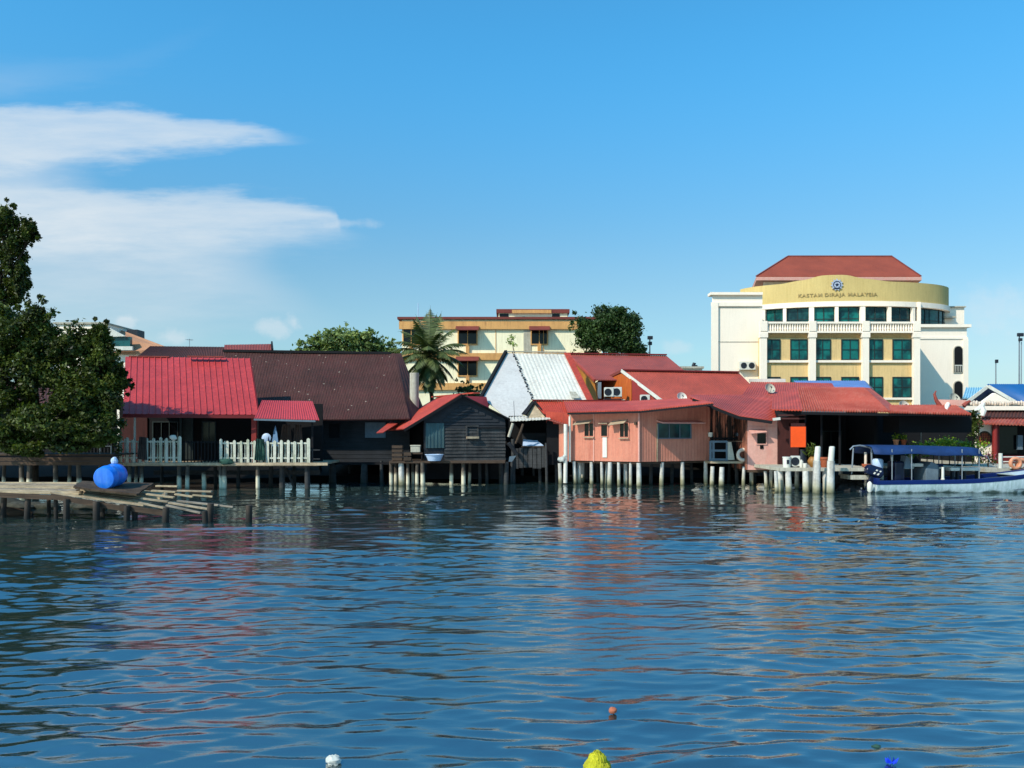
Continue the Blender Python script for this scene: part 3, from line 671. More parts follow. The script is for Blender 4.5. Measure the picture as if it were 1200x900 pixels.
stilts(t, [(152, 38.1), (160, 38.7), (166.5, 38.1), (210, 38.1, None, .1), (220, 38.0), (238.5, 38.5, .75, .1), (258, 38.1), (263, 38.1, None, .11), (302, 38.1)], M['stilt_mixed'])
stilts(t, [(145, 39.5), (190, 40), (252, 40), (280, 39.5), (331, 38.6, None, .13), (360, 38.2, None, .12), (318, 40), (345, 41)], M['stilt_dark'])
MB().beam((X(335, 39), 39, .9), (X(346, 39), 39, -.1), .09, .09).build('brace', M['stilt_dark'], t)
b = MB()                                                   # dark gate railing between the fences
for i in range(11):
    x = X(216+i*4, 38.15); b.box(x-.018, x+.018, 38.13, 38.17, 1.14, 2.15)
b.beam((X(214, 38.2), 38.2, 1.3), (X(258, 38.2), 38.2, 1.3), .03, .05).beam((X(214, 38.2), 38.2, 2.1), (X(258, 38.2), 38.2, 2.1), .03, .05)
b.build('railing', M['black_wood'], t)
b = MB(); b.beam((X(361, 38.1), 38.1, 1.75), (X(375, 38.1), 38.1, 1.75), .03, .04).beam((X(361, 38.1), 38.1, 1.35), (X(375, 38.1), 38.1, 1.35), .03, .04).beam((X(366, 38.1), 38.1, 1.2), (X(366, 38.1), 38.1, 1.8), .03, .03)
b.build('side_rail', M['stilt_dark'], t)
# small canopy to the right
ce0, ce1, cr1, cr0 = P(298, 490, 37.7), P(374, 492, 37.9), P(366, 470, 40.2), P(307, 469, 40.0)
MB().sheet(ce0, ce1, cr1, cr0, .03, 26, .015).build('veranda_roof', M['red_canopy'], t)
MB().beam(ce0+Vector((0, -.05, -.06)), ce1+Vector((-.15, -.05, -.06)), .09, .08).build('gutter', M['blue_grey'], t)
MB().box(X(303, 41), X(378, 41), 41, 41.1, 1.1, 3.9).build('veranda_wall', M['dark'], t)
MB().beam((X(366, 38.3), 38.3, 1.1), (X(366, 38.3), 38.3, 3.2), .08, .08).build('veranda_post', M['black_wood'], t)

def picket_fence(label, p0, p1, n, hgt, Y, z0, clip=None):
    t = thing('picket_fence', label, 'fence', (X((p0+p1)/2, Y), Y, z0), 'white picket fences of the veranda')
    for i in range(n):
        px = p0+(p1-p0)*i/(n-1); x = X(px, Y)+U(-.02, .02); wd = .062 if i < n-1 else .075; h = hgt*(1+U(-.05, .05))+(.1 if i in (0, n-1) else 0)
        mb = MB(); mb.prism([(x-wd, Y, z0), (x+wd, Y, z0), (x+wd+U(-.012, .012), Y, z0+h*.95), (x+wd*.3, Y, z0+h), (x-wd*.3, Y, z0+h), (x-wd, Y, z0+h*.95)], (0, .035, 0))
        mb.build('picket', M['picket'], t)
        if i < n-1:                                        # narrow turned baluster between broad pickets
            x2 = x+(p1-p0)/(n-1)*Y/F*.5; q = MB(); q.tube([(x2, Y+.1, z0), (x2, Y+.1, z0+h*.3), (x2, Y+.1, z0+h*.5), (x2, Y+.1, z0+h*.9)], [.02, .035, .022, .03], 8)
            q.build('baluster', M['picket'], t, smooth=True)
    for hh in (.2, .86): MB().beam((X(p0, Y), Y+.06, z0+hgt*hh), (X(p1, Y), Y+.06, z0+hgt*hh), .04, .07).build('rail', M['picket'], t)
    return t
picket_fence('left white picket fence with broad slats below the crimson roof', 141, 211, 10, 1.08, 37.98, 1.19)
picket_fence('right white picket fence, stained green, below the small red canopy', 259, 361, 14, 1.0, 37.98, 1.19)
x = X(167, 37.93)
mb = MB(); mb.sheet((x-.22, 37.9, 1.35), (x+.2, 37.9, 1.3), (x+.16, 37.93, 2.32), (x-.14, 37.93, 2.35), .03, 5, .03, rows=6, rough=.02)
solo('hanging_cloth', mb, M['brown_cloth'], 'dark grey cloth draped over the left white picket fence', 'cloth', (x, 37.9, 1.3), 'cloths hung out to dry')
x = X(304, 37.9)
mb = MB(); mb.sheet((x-.22, 37.88, 1.3), (x+.26, 37.88, 1.28), (x+.2, 37.92, 2.24), (x-.16, 37.92, 2.25), .03, 5, .03, rows=6, rough=.02)
solo('hanging_cloth', mb, M['net'], 'grey green cloth draped over the right white picket fence', 'cloth', (x, 37.9, 1.3), 'cloths hung out to dry')
x = X(265, 37.85); mb = MB(); mb.ball((x, 37.85, 1.24), (.34, .12, .13), 14, 7, .25)
solo('fishing_net', mb, M['net'], 'bundle of green fishing net on the veranda edge below the right picket fence', 'net', (x, 37.85, 1.1), smooth=True)
x, Y = X(204, 38.02), 37.92; mb = MB(); mb.ball((x, Y, 2.3), (.17, .07, .12), 10, 6, .2)
solo('bundled_cloth', mb, M['white'], 'bunched white cloth on top of the left picket fence near its right end', 'cloth', (x, Y, 2.2), smooth=True)
x, Y = X(312, 38.6), 38.6
t = thing('round_fan', 'round pale blue disc standing behind the right picket fence', 'disc', (x, Y, 1.14))
MB().lathe((x, Y, 2.28), [(.001, 0), (.19, .01), (.215, .03), (.2, .06), (.001, .07)], 24, 'y').build('disc', M['pale_blue'], t, smooth=True)
MB().prism([(x+.06, Y-.012, 2.1), (x+.14, Y-.012, 2.1), (x+.1, Y-.012, 2.38)], (0, .008, 0)).build('dark_mark', M['navy_dark'], t)
MB().tube([(x, Y+.05, 1.14), (x, Y+.05, 2.1)], .03, 8).build('stand', M['lamp'], t)
x = X(322, 39); mb = MB(); mb.prism([(x-.16, 39, 1.9), (x+.18, 39, 1.9), (x+.1, 39, 2.5), (x+.02, 39, 2.85), (x-.06, 39, 2.5)], (0, .06, 0))
solo('hanging_towel', mb, M['towel'], 'light blue towel hanging under the small red canopy beside the round disc', 'towel', (x, 39, 1.9), 'cloths hung out to dry')
for px, wd, lab in ((335, .3, 'dark brown shirt hanging under the small red canopy, left of another'), (349, .24, 'greyish brown shirt hanging at the right end under the small red canopy')):
    x = X(px, 39.6); mb = MB(); mb.sheet((x-wd, 39.6, 1.9), (x+wd, 39.6, 1.9), (x+wd*.6, 39.65, 2.9), (x-wd*.6, 39.65, 2.9), .04, 3, .03, rows=4, rough=.02)
    solo('hanging_shirt', mb, M['brown_cloth'], lab, 'shirt', (x, 39.6, 1.9), 'cloths hung out to dry')

# ------------------------------------------------------------------ brown roof house
t = thing('stilt_house', 'long dark stilt house with a broad rusty brown roof, right of the crimson roof', 'house', (X(400, 45), 45, 0))
MB().sheet(P(272, 490, 42.4), P(480, 490.5, 42.4), P(463, 414, 50), P(262, 412, 50), .06, 110, .014, rows=9, sag=.05, rough=.007).build('roof', M['brown_roof'], t)
MB().sheet(P(480, 491, 42.5)+Vector((.01, 0, -.02)), P(497, 480, 46)+Vector((0, 0, 0)), P(470, 414, 50.3), P(463, 414, 50)+Vector((.01, 0, -.02)), .05).build('side_roof', M['brown_roof'], t)
MB().beam(P(262, 411.5, 50)+Vector((0, 0, .02)), P(457, 414.3, 50)+Vector((0, 0, .02)), .3, .14).build('ridge_cap', M['black_wood'], t)
W = Wall(372, 43.6, 480, 43.6)
MB(W.M).box(0, W.L, 0, .12, .95, 3.3).build('wall', M['dark_wood2'], t)
b = MB(W.M)
for i in range(11): b.box(0, W.L, -.02-.006*(i % 2), -.003, 1.0+i*.2, 1.18+i*.2)
b.build('siding', M['dark_wood2'], t)
W.bx(MB(), 428, 452, 495, 513, 0, -.07, -.03).build('shutter', M['blue_grey'], t)
W.bx(MB(), 386, 398, 497, 513, 0, -.06, -.03).build('shutter', M['black_wood'], t)
MB().box(X(372, 43), X(482, 43), 42.9, 52, .9, 1.02).build('floor', M['black_wood'], t)
stilts(t, [(390, 43, None, .18), (427, 43, None, .18), (447, 42.8, None, .09), (410, 45), (462, 44), (375, 46)], M['stilt_dark'], zt=.95)
# houses behind
t = thing('back_house', 'low house with a mottled brown roof showing just above the crimson roof', 'house', (X(235, 55), 55, G))
MB().sheet(P(153, 424, 52), P(268, 424, 52), P(264, 406.5, 56), P(176, 405.5, 56), .05, 50, .02).build('roof', M['brown_roof2'], t)
MB().sheet(P(262, 424, 51.6), P(320, 420, 51.6), P(318, 403, 55.5), P(263, 404, 55.5), .05, 30, .02).build('upper_roof', M['maroon_roof'], t)
MB().beam(P(318.5, 403, 55.5), P(319.5, 412, 53), .1, .35).build('verge_board', M['black_wood'], t)
MB().box(X(170, 56), X(312, 56), 53.6, 60, G-.2, Z(428, 54)).build('wall', M['brown_wood'], t)
x, Y = X(222, 56), 56
t = thing('tv_antenna', 'small rooftop television antenna above the mottled brown roof', 'antenna', (x, Y, Z(408, Y)))
b = MB(); b.tube([(x, Y, Z(409, Y)), (x, Y, Z(397, Y))], .02, 6)
b.build('mast', M['steel'], t); b = MB(); b.beam((x-.22, Y, Z(398, Y)), (x+.22, Y, Z(399, Y)), .02, .02)
for i in range(5): b.beam((x-.2+i*.1, Y-.15, Z(398, Y)), (x-.2+i*.1, Y+.15, Z(398, Y)), .015, .015)
b.build('elements', M['steel'], t)
# tan roofed villa at far left
Y = 88; t = thing('tan_roof_house', 'distant white house with a tan hipped roof behind the mangrove tree', 'house', (X(130, Y), Y+3, G))
MB().prism([P(140, 386, Y+4), P(196, 407, Y), P(200, 415, Y), P(126, 415, Y), P(128, 394, Y+1)], (0, .3, 0)).build('roof', M['tan_roof'], t)
MB().prism([P(121, 395, Y-.6), P(147, 394, Y-.6), P(128, 384, Y-.6), P(122, 386, Y-.6)], (0, .3, 0)).build('gable', M['white'], t)
MB().box(X(124, Y), X(154, Y), Y-.3, Y+.2, Z(406, Y), Z(395, Y)).build('window_band', M['dark_glass'], t)
MB().box(X(124, Y), X(158, Y), Y-.6, Y-.32, Z(411, Y), Z(406.5, Y)).build('sill_band', M['white'], t)
MB().box(X(62, Y), X(122, Y), Y+.5, Y+8, G-.2, Z(379, Y)).build('wing_wall', M['cream'], t)
MB().box(X(123, Y), X(190, Y), Y+.3, Y+8, G-.2, Z(412, Y)).build('wall', M['cream'], t)
MB().box(X(60, Y), X(122.6, Y), Y+.3, Y+8.2, Z(379, Y), Z(377, Y)).build('parapet', M['concrete'], t)
MB().box(X(127, Y), X(140, Y), Y+4.2, Y+6, Z(390, Y), Z(380.5, Y)).build('roof_tank', M['lamp'], t)

# mid distance vegetation
Y = 70
tree('almond_tree', 'spreading light green tree behind the rusty brown roof', (X(405, Y), Y, G), [((X(378, Y), Y, Z(408, Y)), (2.2, 1.6, 1.2)), ((X(405, Y), Y, Z(401, Y)), (2.6, 1.8, 1.5)), ((X(428, Y), Y, Z(405, Y)), (1.8, 1.5, 1.35)), ((X(362, Y), Y, Z(413, Y)), (1.1, 1, .7)), ((X(450, Y), Y, Z(412, Y)), (1.2, 1, .9))], .3, M['leaf_mid'], 22, 90, .34, .2)
Y = 76
tree('fig_tree', 'round dense dark tree at the right end of the pale yellow block', (X(712, Y), Y, G), [((X(703, Y), Y, Z(384, Y)), (2.4, 1.9, 1.9)), ((X(727, Y), Y, Z(387, Y)), (2.0, 1.7, 1.9)), ((X(713, Y), Y, Z(404, Y)), (2.8, 1.9, 1.6)), ((X(688, Y), Y, Z(387, Y)), (1.3, 1, 1.2)), ((X(746, Y), Y, Z(413, Y)), (1.0, 1, .6)), ((X(718, Y), Y, Z(372, Y)), (1.8, 1.4, .9))], .24, M['leaf_fig'], 28, 330, .38, .22)
# palm
Y = 58.5; bx, bz = X(503, Y), Z(418, Y)
t = thing('coconut_palm', 'coconut palm with drooping fronds in front of the pale yellow block', 'palm tree', (bx, Y+1.5, G))
MB().tube([(bx+.4, Y+1.5, G-.3), (bx+.2, Y+1.3, 3.2), (bx, Y+.3, bz-1), (bx, Y, bz)], [.2, .15, .13, .12], 10).build('trunk', M['bark'], t, smooth=True)
def frond(az, el, L, droop):
    d = Vector((math.cos(az), math.sin(az), 0)); pts = []; c = Vector((bx, Y, bz)); n = 12; a = el
    for i in range(n+1):
        pts.append(c.copy()); c = c+(d*math.cos(a)+Vector((0, 0, math.sin(a))))*(L/n); a -= droop/n*(0.4+1.2*i/n)
    mb = MB(); mb.tube(pts, [.035*(1-i/n*.85) for i in range(n+1)], 5)
    sdv = Vector((-d.y, d.x, 0))
    for i in range(1, n):
        for h in (0, .25, .5, .75):
            p = pts[i].lerp(pts[i+1], h); tt = (pts[i+1]-pts[i]).normalized(); f = (i+h)/n
            ll = L*.27*math.sin(math.pi*min(1, .15+f*.9))*U(.85, 1.15)
            for s in (-1, 1):
                o = (sdv*s*.8+tt*.55+Vector((0, 0, -.25-.35*f+U(-.12, .12)))).normalized(); wv = tt*.04
                mb.add([p-wv, p+wv, p+o*ll*.6+wv*.8+Vector((0, 0, -.02)), p+o*ll+Vector((0, 0, -.1*ll)), p+o*ll*.6-wv*.8], [(0, 1, 2, 3, 4)])
    mb.build('frond', M['leaf_palm'], t)
for az, el, L, dr in [(1.5, 1.5, 3.7, .35), (.9, 1.35, 3.6, .5), (2.3, 1.3, 3.5, .6), (.5, 1.1, 3.2, 1.1), (2.7, 1.05, 3.2, 1.2), (4.2, 1.2, 3.2, .9), (5.2, 1.0, 3.0, 1.3), (3.3, .8, 3.0, 1.5), (0, .75, 3.0, 1.5),
                      (4.7, .6, 2.9, 1.7), (3.8, .45, 3.0, 1.7), (5.7, .45, 3.0, 1.6), (.35, .2, 3.0, 1.5), (2.9, .25, 3.1, 1.4), (3.5, .0, 3.0, 1.4), (6.0, -.05, 2.9, 1.5), (4.4, .0, 2.7, 1.5), (5.1, -.1, 2.7, 1.4), (3.0, -.4, 2.5, 1.0), (.1, -.5, 2.6, .9), (4.9, -.6, 2.6, .8), (4.0, -.5, 2.6, .9),
                      (3.6, -.8, 2.7, .6), (5.6, -.8, 2.7, .6), (1.9, 1.4, 3.5, .5), (1.1, 1.45, 3.4, .6), (4.4, .9, 3.0, 1.2), (3.1, .55, 3.0, 1.4), (.2, .5, 3.0, 1.4), (3.4, -1.15, 2.8, .3), (4.3, -1.25, 2.8, .25), (5.2, -1.2, 2.8, .3), (6.0, -1.1, 2.7, .3), (4.8, -1.35, 2.7, .2), (3.9, -.95, 2.7, .5), (4.6, -1.0, 2.6, .4), (2.6, -.6, 2.5, .8), (.6, -.6, 2.5, .8), (5.3, .3, 2.9, 1.5), (4.1, .25, 2.9, 1.5)]:
    frond(az+U(-.1, .1), el, L, dr)
Y = 45.4; mb = MB(); mb.tube([(X(485.5, Y), Y, G+1.2), (X(485.5, Y), Y, Z(437, Y))], [.25, .24], 14)
solo('concrete_pillar', mb, M['concrete'], 'pale round concrete pillar beside the palm, behind the orange red roof', 'pillar', (X(485.5, Y), Y, G), smooth=True)
for px, Y, lab in ((548, 60, 'dark low bush at the foot of the pale yellow block, right of the palm'),):
    tree('bush', lab, (X(px, Y), Y, G), [((X(px, Y), Y, Z(462, Y)), (1.3, 1, .9)), ((X(px+14, Y), Y, Z(466, Y)), (1, 1, .7))], .2, M['leaf_fig'], 9, 120, .4, .1, cat='bush')

# ------------------------------------------------------------------ pale yellow block
Y = 82
t = thing('yellow_block', 'pale yellow three storey block with ochre bands and maroon window awnings', 'building', (X(580, Y), Y, G))
W = Wall(471, Y, 705, Y)
MB(W.M).box(0, W.L, .0, 9, G-.3, Z(377, Y)+.2).build('wall', M['cream_yellow'], t)
for t0, t1 in ((377, 386), (414, 422), (449, 457)):
    MB(W.M).box(-.25, W.L+.2, -.25, -.003, Z(t1, Y), Z(t0, Y)).build('band', M['ochre_band'], t)
MB(W.M).box(-.4, W.L+.3, -.4, 9.2, Z(377, Y)+.2, Z(377, Y)+.42).build('roof_slab', M['awning'], t)
for px in (581, 637): W.bx(MB(), px-.35, px+.35, 386.5, 413.5, 0, -.04, -.003).build('joint', M['ochre_band'], t)
for c, rows in ((548, ((387, 403), (422.5, 440))), (632, ((387, 403),)), (482, ((386, 403),))):
    for a, b in rows:
        hw = 10.5 if c == 548 else 9
        window(t, W, c-hw, c+hw, a, b, M['ochre_band'], M['black_glass'], .1, .12, 1)
        if c != 482:
            z = W.z(c, a-3); u0, u1 = W.u(c-hw-3), W.u(c+hw+3)
            MB().sheet(W.pt(u0, -1.35, z-.35), W.pt(u1, -1.35, z-.35), W.pt(u1, -.26, z+.12), W.pt(u0, -.26, z+.12), .06).build('awning', M['awning'], t)
    W.bx(MB(), c-2, c+2, 404.5, 413.8, 0, -.22, -.003).build('pilaster', M['ochre_band'], t)
    if len(rows) > 1: W.bx(MB(), c-2, c+2, 441.5, 449, 0, -.22, -.003).build('pilaster', M['ochre_band'], t)
W.bx(MB(), 613.5, 622.5, 387, 413.5, 0, -.06, -.003).build('stair_panel', M['concrete'], t)
Y2 = 85; W3 = Wall(584, Y2, 665, Y2)
MB(W3.M).box(0, W3.L, 0, 4, Z(380, Y2), Z(367, Y2)).build('penthouse_wall', M['cream_yellow'], t)
MB(W3.M).box(-.2, W3.L+.2, -.2, 4.3, Z(367, Y2), Z(362.5, Y2)).build('penthouse_roof', M['awning'], t)
MB(W3.M).box(W3.u(600), W3.u(646), -.26, -.203, Z(367.3, Y2), Z(363.5, Y2)).build('penthouse_band', M['ochre_band'], t)
for a, b in ((585.5, 596), (647, 656)): W3.bx(MB(), a, b, 367.5, 376.3, 0, -.03, -.004).build('penthouse_opening', M['black_glass'], t)
W3.bx(MB(), 612, 615.5, 371, 377, 0, -.05, -.004).build('vent_pipe', M['lamp'], t)
x = X(490, 84); b = MB(); b.tube([(x, 84, Z(378, 84)), (x, 84, Z(355, 84))], .035, 6).build('roof_mast', M['pale_blue'], t)
def weed(px, Y, py0, h, lab):
    x = X(px, Y); z0 = Z(py0, Y)
    t = thing('rooftop_weed', lab, 'plant', (x, Y, z0), 'weeds sprouting on old roofs')
    MB().tube([(x, Y, z0), (x-.15*h, Y, z0+h*.6), (x-.25*h, Y, z0+h)], [.03, .02, .01], 5).build('stem', M['bark'], t)
    leaf_mesh('leaves', add_leaves([(x-.2*h, Y, z0+h), (x, Y, z0+h*.6), (x-.35*h, Y, z0+h*.8)], [(.3*h, .2, .2*h)]*3, [22, 18, 14], .2), M['leaf_mid'], t, (x, Y, z0))
weed(603, 51.2, 414, .95, 'spindly weed growing on the ridge of the whitewashed tin shed')
Y = 78.5
for px, top, lab in ((748.5, 390, 'left of the two floodlight masts beside the round dark tree'), (761.5, 394, 'right of the two floodlight masts beside the round dark tree')):
    x = X(px, Y); t = thing('floodlight_mast', lab, 'floodlight', (x, Y, G), 'floodlight masts')
    MB().tube([(x, Y, G-.2), (x, Y, Z(top+3, Y))], [.09, .06], 8).build('pole', M['steel'], t)
    for dz, wd in ((0, .24), (.52, .17)):
        MB().box(x-wd, x+wd, Y-.28, Y-.06, Z(top+4, Y)-dz, Z(top, Y)-dz).build('lamp_head', M['lamp'], t, bevel=.03)

# ------------------------------------------------------------------ dark timber house with orange roof
t = thing('stilt_house', 'dark weathered timber stilt house with one bright orange red roof slope', 'house', (X(530, 42), 42, 0))
W = Wall(476, 40.9, 592, 42.4)
apex = W.pt(W.u(541), 0, W.z(541, 462))
el, er = W.pt(W.u(475), -.25, W.z(475, 502)), W.pt(W.u(597), -.2, W.z(597, 492))
back = Vector((-.32, .95, 0))*5.2
MB().sheet(W.pt(W.u(475), -.3, W.z(475, 502)), W.pt(W.u(475), -.3, W.z(475, 502))+back*.86+Vector((-.5, 0, -.12)), apex+back+Vector((0, 0, .02)), apex+Vector((0, -.3, .03)), .05, 22, .012).build('roof', M['orange_roof'], t)
MB().sheet(er+Vector((0, 0, .05)), er+back+Vector((0, 0, .05)), apex+back, apex+Vector((0, -.3, 0)), .06).build('roof', M['black_wood'], t)
MB().beam(el+Vector((-.1, -.08, -.1)), apex+Vector((0, -.36, -.1)), .04, .12).build('verge_board', M['black_wood'], t)
MB().beam(apex+Vector((.75, -.35, .05)), apex+back*1.02+Vector((-.1, 0, .07)), .34, .06).build('ridge_cap', M['light_red'], t)
MB().sheet(P(441, 507, 41.2), P(449, 506.5, 41.2), P(466, 496, 42.6), P(457, 494, 42.9), .04).build('eave_flap', M['orange_roof'], t)
MB().prism([P(545, 464, 46.5), P(570, 465, 46.5), P(574, 482, 45), P(560, 478, 45)], (0, .1, 0)).build('rear_roof', M['dark_red'], t)
MB().prism([P(468, 470, 46.5), P(478, 469, 46.5), P(474, 480, 45), P(470, 484, 45)], (0, .1, 0)).build('rear_roof', M['orange_roof'], t)
u0, u1 = W.u(497), W.u(592)
pts = [(u0, 1.15), (u1, 1.15), (u1, W.z(592, 491)), (W.u(575), W.z(575, 482)), (W.u(541), W.z(541, 464)), (u0, W.z(497, 491))]
MB(W.M).prism([(a, 0, z) for a, z in pts], (0, .1, 0)).build('gable_wall', M['dark_wood2'], t)
b = MB(W.M)                                                # lapped boards
for i in range(10):
    z = 1.16+i*.165; b.add([(W.u(520.5), -.075+U(0, .012), z), (u1+.02*U(-1, 1), -.075+U(0, .012), z), (u1, -.028, z+.17), (W.u(520.5), -.028, z+.17), (W.u(520.5), -.003, z), (u1, -.003, z)], [(0, 1, 2, 3), (0, 4, 5, 1)])
b.build('lapped_boards', M['dark_wood'], t)
b = MB(W.M)
for i in range(7):
    z = 2.72+i*.16; k0 = W.u(510+i*4.5); k1 = W.u(592-max(0, i-1)*8)
    if k1 > k0: b.add([(k0, -.05, z), (k1, -.05, z), (k1, -.012, z+.16), (k0, -.012, z+.16)], [(0, 1, 2, 3)])
b.build('gable_boards', M['dark_wood2'], t)
W.bx(MB(), 559, 592, 500.5, 502, 0, -.12, -.08).build('trim_strip', M['black_wood'], t)
sh = W.bx(MB(), 499, 519.5, 496, 525, 0, -.06, -.004).build('shutter', M['teal_shutter'], t)
b = MB(W.M)
for i in range(6):
    uu = W.u(499)+(W.u(519.5)-W.u(499))*i/5; b.box(uu-.02, uu+.02, -.085, -.062, W.z(509, 525), W.z(509, 496))
b.build('batten', M['teal_shutter'], sh)
window(t, W, 547, 559, 500, 511, M['dark_wood'], M['black_glass'], .06, .11, 0)
W.bx(MB(), 546, 560, 511.5, 514, 0, -.22, -.08).build('window_ledge', M['grey_wood'], t)
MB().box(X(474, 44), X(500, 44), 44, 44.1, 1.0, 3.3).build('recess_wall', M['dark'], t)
MB().box(X(456, 40.8), X(592, 40.8), 40.75, 46, 1.06, 1.16).build('floor', M['brown_wood'], t)
MB().box(X(500, 42.6), X(592, 42.6), 42.5, 42.6, .2, 1.05).build('added_dark_skirt', M['black_wood'], t)  # dark boards added to black out the space behind the stilts
stilts(t, [(458, 41), (464, 41.4), (478, 41), (483.5, 41.6), (489, 40.9), (495, 40.6, None, .1), (529, 41.2), (543, 41, None, .1), (551, 42.2)], M['stilt_mixed'])
stilts(t, [(470, 41, 1.1, .14)], M['stilt'])
stilts(t, [(562, 42.2), (570, 42.3), (587, 42.2, None, .12), (594, 41.2, None, .11), (447, 43), (600, 42.5)], M['stilt_dark'])
for px, w_, py0, py1, mt, nm, lab, Yc in ((466, .5, 521, 539, 'brown_wood', 'wooden_crate', 'larger brown slatted crate on the landing left of the white box', 41.1), (478, .34, 529, 538, 'brown_wood', 'wooden_crate', 'smaller brown slatted crate right of the larger one on the landing', 40.9)):
    x = X(px, Yc); z1, z0 = Z(py0, Yc), 1.165
    t = thing(nm, lab, 'crate', (x, Yc, z0), 'crates on the dark house landing')
    b = MB(); n = max(2, int((z1-z0)/.16))
    for i in range(n): b.box(x-w_/2, x+w_/2, Yc-.22, Yc-.2, z0+.02+i*(z1-z0)/n, z0+(i+.8)*(z1-z0)/n).box(x-w_/2, x-w_/2+.02, Yc-.2, Yc+.2, z0+.02+i*(z1-z0)/n, z0+(i+.8)*(z1-z0)/n).box(x+w_/2-.02, x+w_/2, Yc-.2, Yc+.2, z0+.02+i*(z1-z0)/n, z0+(i+.8)*(z1-z0)/n)
    b.build('slats', M[mt], t)
    b = MB()
    for sx_ in (-1, 1): b.box(x+sx_*(w_/2-.06)-.03, x+sx_*(w_/2-.06)+.03, Yc-.199, Yc-.17, z0, z1)
    b.box(x-w_/2+.025, x+w_/2-.025, Yc-.165, Yc+.2, z0+.01, z0+.04); b.build('frame', M['black_wood'], t)
x = X(487, 41.2); t = thing('cool_box', 'white polystyrene box on top of the crates by the dark timber house', 'box', (x, 41.2, Z(530, 41.2)))
MB().box(x-.22, x+.24, 41, 41.4, Z(530, 41.2), Z(523, 41.2)).build('body', M['concrete'], t, bevel=.02); MB().box(x-.24, x+.26, 40.98, 41.42, Z(522.9, 41.2), Z(521.5, 41.2)).build('lid', M['concrete'], t, bevel=.01)
x = X(488, 41.3); t = thing('wooden_stand', 'brown plank stand carrying the white polystyrene box', 'stand', (x, 41.3, 1.16))
MB().box(x-.4, x+.32, 41, 41.55, Z(532, 41.2), Z(530.3, 41.2)).build('top', M['brown_wood'], t)
for sx_ in (-.36, .28): MB().box(x+sx_-.03, x+sx_+.03, 41.05, 41.5, 1.17, Z(532.1, 41.2)).build('leg', M['black_wood'], t)
x = X(509, 40.6); mb = MB(); mb.lathe((x, 40.6, 1.18), [(.3, 0), (.42, .28), (.45, .28), (.45, .31), (.40, .31), (.29, .03)], 20)
solo('wash_basin', mb, M['pale_blue'], 'light blue plastic basin below the teal shutter of the dark timber house', 'basin', (x, 40.6, 1.16), smooth=True)
x = X(515, 40.9); mb = MB(); mb.lathe((x, 40.9, 1.5), [(.04, 0), (.05, .12), (.05, .22), (.02, .27), (.02, .33)], 10)
mb.lathe((x+.14, 40.9, 1.5), [(.05, 0), (.06, .16), (.02, .24), (.02, .29)], 10)
# ------------------------------------------------------------------ whitewashed tin shed
t = thing('tin_shed', 'tall shed with whitewashed corrugated tin roof between the palm and the orange house', 'shed', (X(625, 48), 48, 0))
A0, A1 = P(594, 413.5, 51), P(601, 414, 51); B1, B2, B3, B0 = P(623, 467, 47), P(611, 490, 45.6), P(594, 490, 45.6), P(565, 466, 47)
b = MB(); b.sheet(B0, B1, A1, A0, .04, 0); b.build('hip_sheet', M['zinc_grey'], t)
b = MB(); b.sheet(B3, B2+Vector((0, 0, 0)), B1+Vector((0, -.02, 0)), B0+Vector((0, -.02, 0)), .03, 0); b.build('wall_sheet', M['zinc_grey'], t)
MB().sheet(P(623, 468, 47), P(689, 469, 47), P(663, 414.5, 52), P(601.5, 414, 51), .04, 14, .009, rows=4, rough=.004).build('roof', M['zinc'], t)
MB().beam(P(593, 412, 51), P(563.5, 466, 46.9), .16, .2).build('verge_board', M['black_wood'], t)
b = MB()
for i in range(26):
    f = i/25+U(-.01, .01); p = P(601, 414, 51).lerp(P(623.5, 468, 47), f)+Vector((U(-.05, .05), -.05, .03)); b.box(p.x-.05, p.x+U(.02, .11), p.y-.03, p.y, p.z-.035, p.z+.035)
b.build('seam_nails', M['lamp'], t)
MB().beam(P(593, 413, 51)+Vector((0, 0, .05)), P(663, 413.8, 52)+Vector((0, 0, .05)), .25, .06).build('ridge_cap', M['concrete'], t)
MB().beam(P(664.5, 414, 51.9), P(692, 470, 46.9), .35, .1).build('side_flashing', M['orange_roof'], t)
MB().box(X(570, 47), X(690, 47), 47.6, 51, .3, Z(491, 47)).build('wall', M['black_wood'], t)
MB().box(X(574, 47), X(690, 47), 44, 47.55, 1.0, 1.1).build('floor', M['black_wood'], t)  # unseen floor added to keep sky reflections off the water below
W = Wall(668, 46.7, 686, 46.85)
b = MB(); b.prism([P(667, 459, 47.15), P(675, 459.5, 47.15), P(680, 467, 46.6), P(670, 467, 46.6)], (0, -.03, .02)); b.build('roof_patch', M['concrete'], t)
# little open shack between the timber house and the pink house
t = thing('open_shack', 'dark open shack on stilts squeezed between the timber house and the salmon house', 'shed', (X(625, 43.5), 43.5, 0))
MB().sheet(P(598, 493, 42.3), P(645, 490.5, 42.2), P(641, 486.5, 45.2), P(597, 488.5, 45.2), .04, 12, .015, rough=.01, rows=3).build('roof', M['zinc'], t)
MB().sheet(P(643, 491.5, 42.2), P(664, 497.5, 41.9), P(664, 493, 44.5), P(642, 487, 44.5), .04, 8, .015).build('side_roof', M['maroon_roof'], t)
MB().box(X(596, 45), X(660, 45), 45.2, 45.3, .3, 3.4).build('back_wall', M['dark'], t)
MB().box(X(612, 44), X(640, 44), 44.2, 44.3, 1.2, 2.5).build('inner_wall', M['dark_wood2'], t)
MB().box(X(640.5, 43), X(656, 43), 42.9, 43.0, .9, 3.1).build('side_wall', M['black_wood'], t)
MB().box(X(600, 43), X(642, 43), 42.8, 45, 1.12, 1.2).build('floor', M['brown_wood'], t)
b = MB()
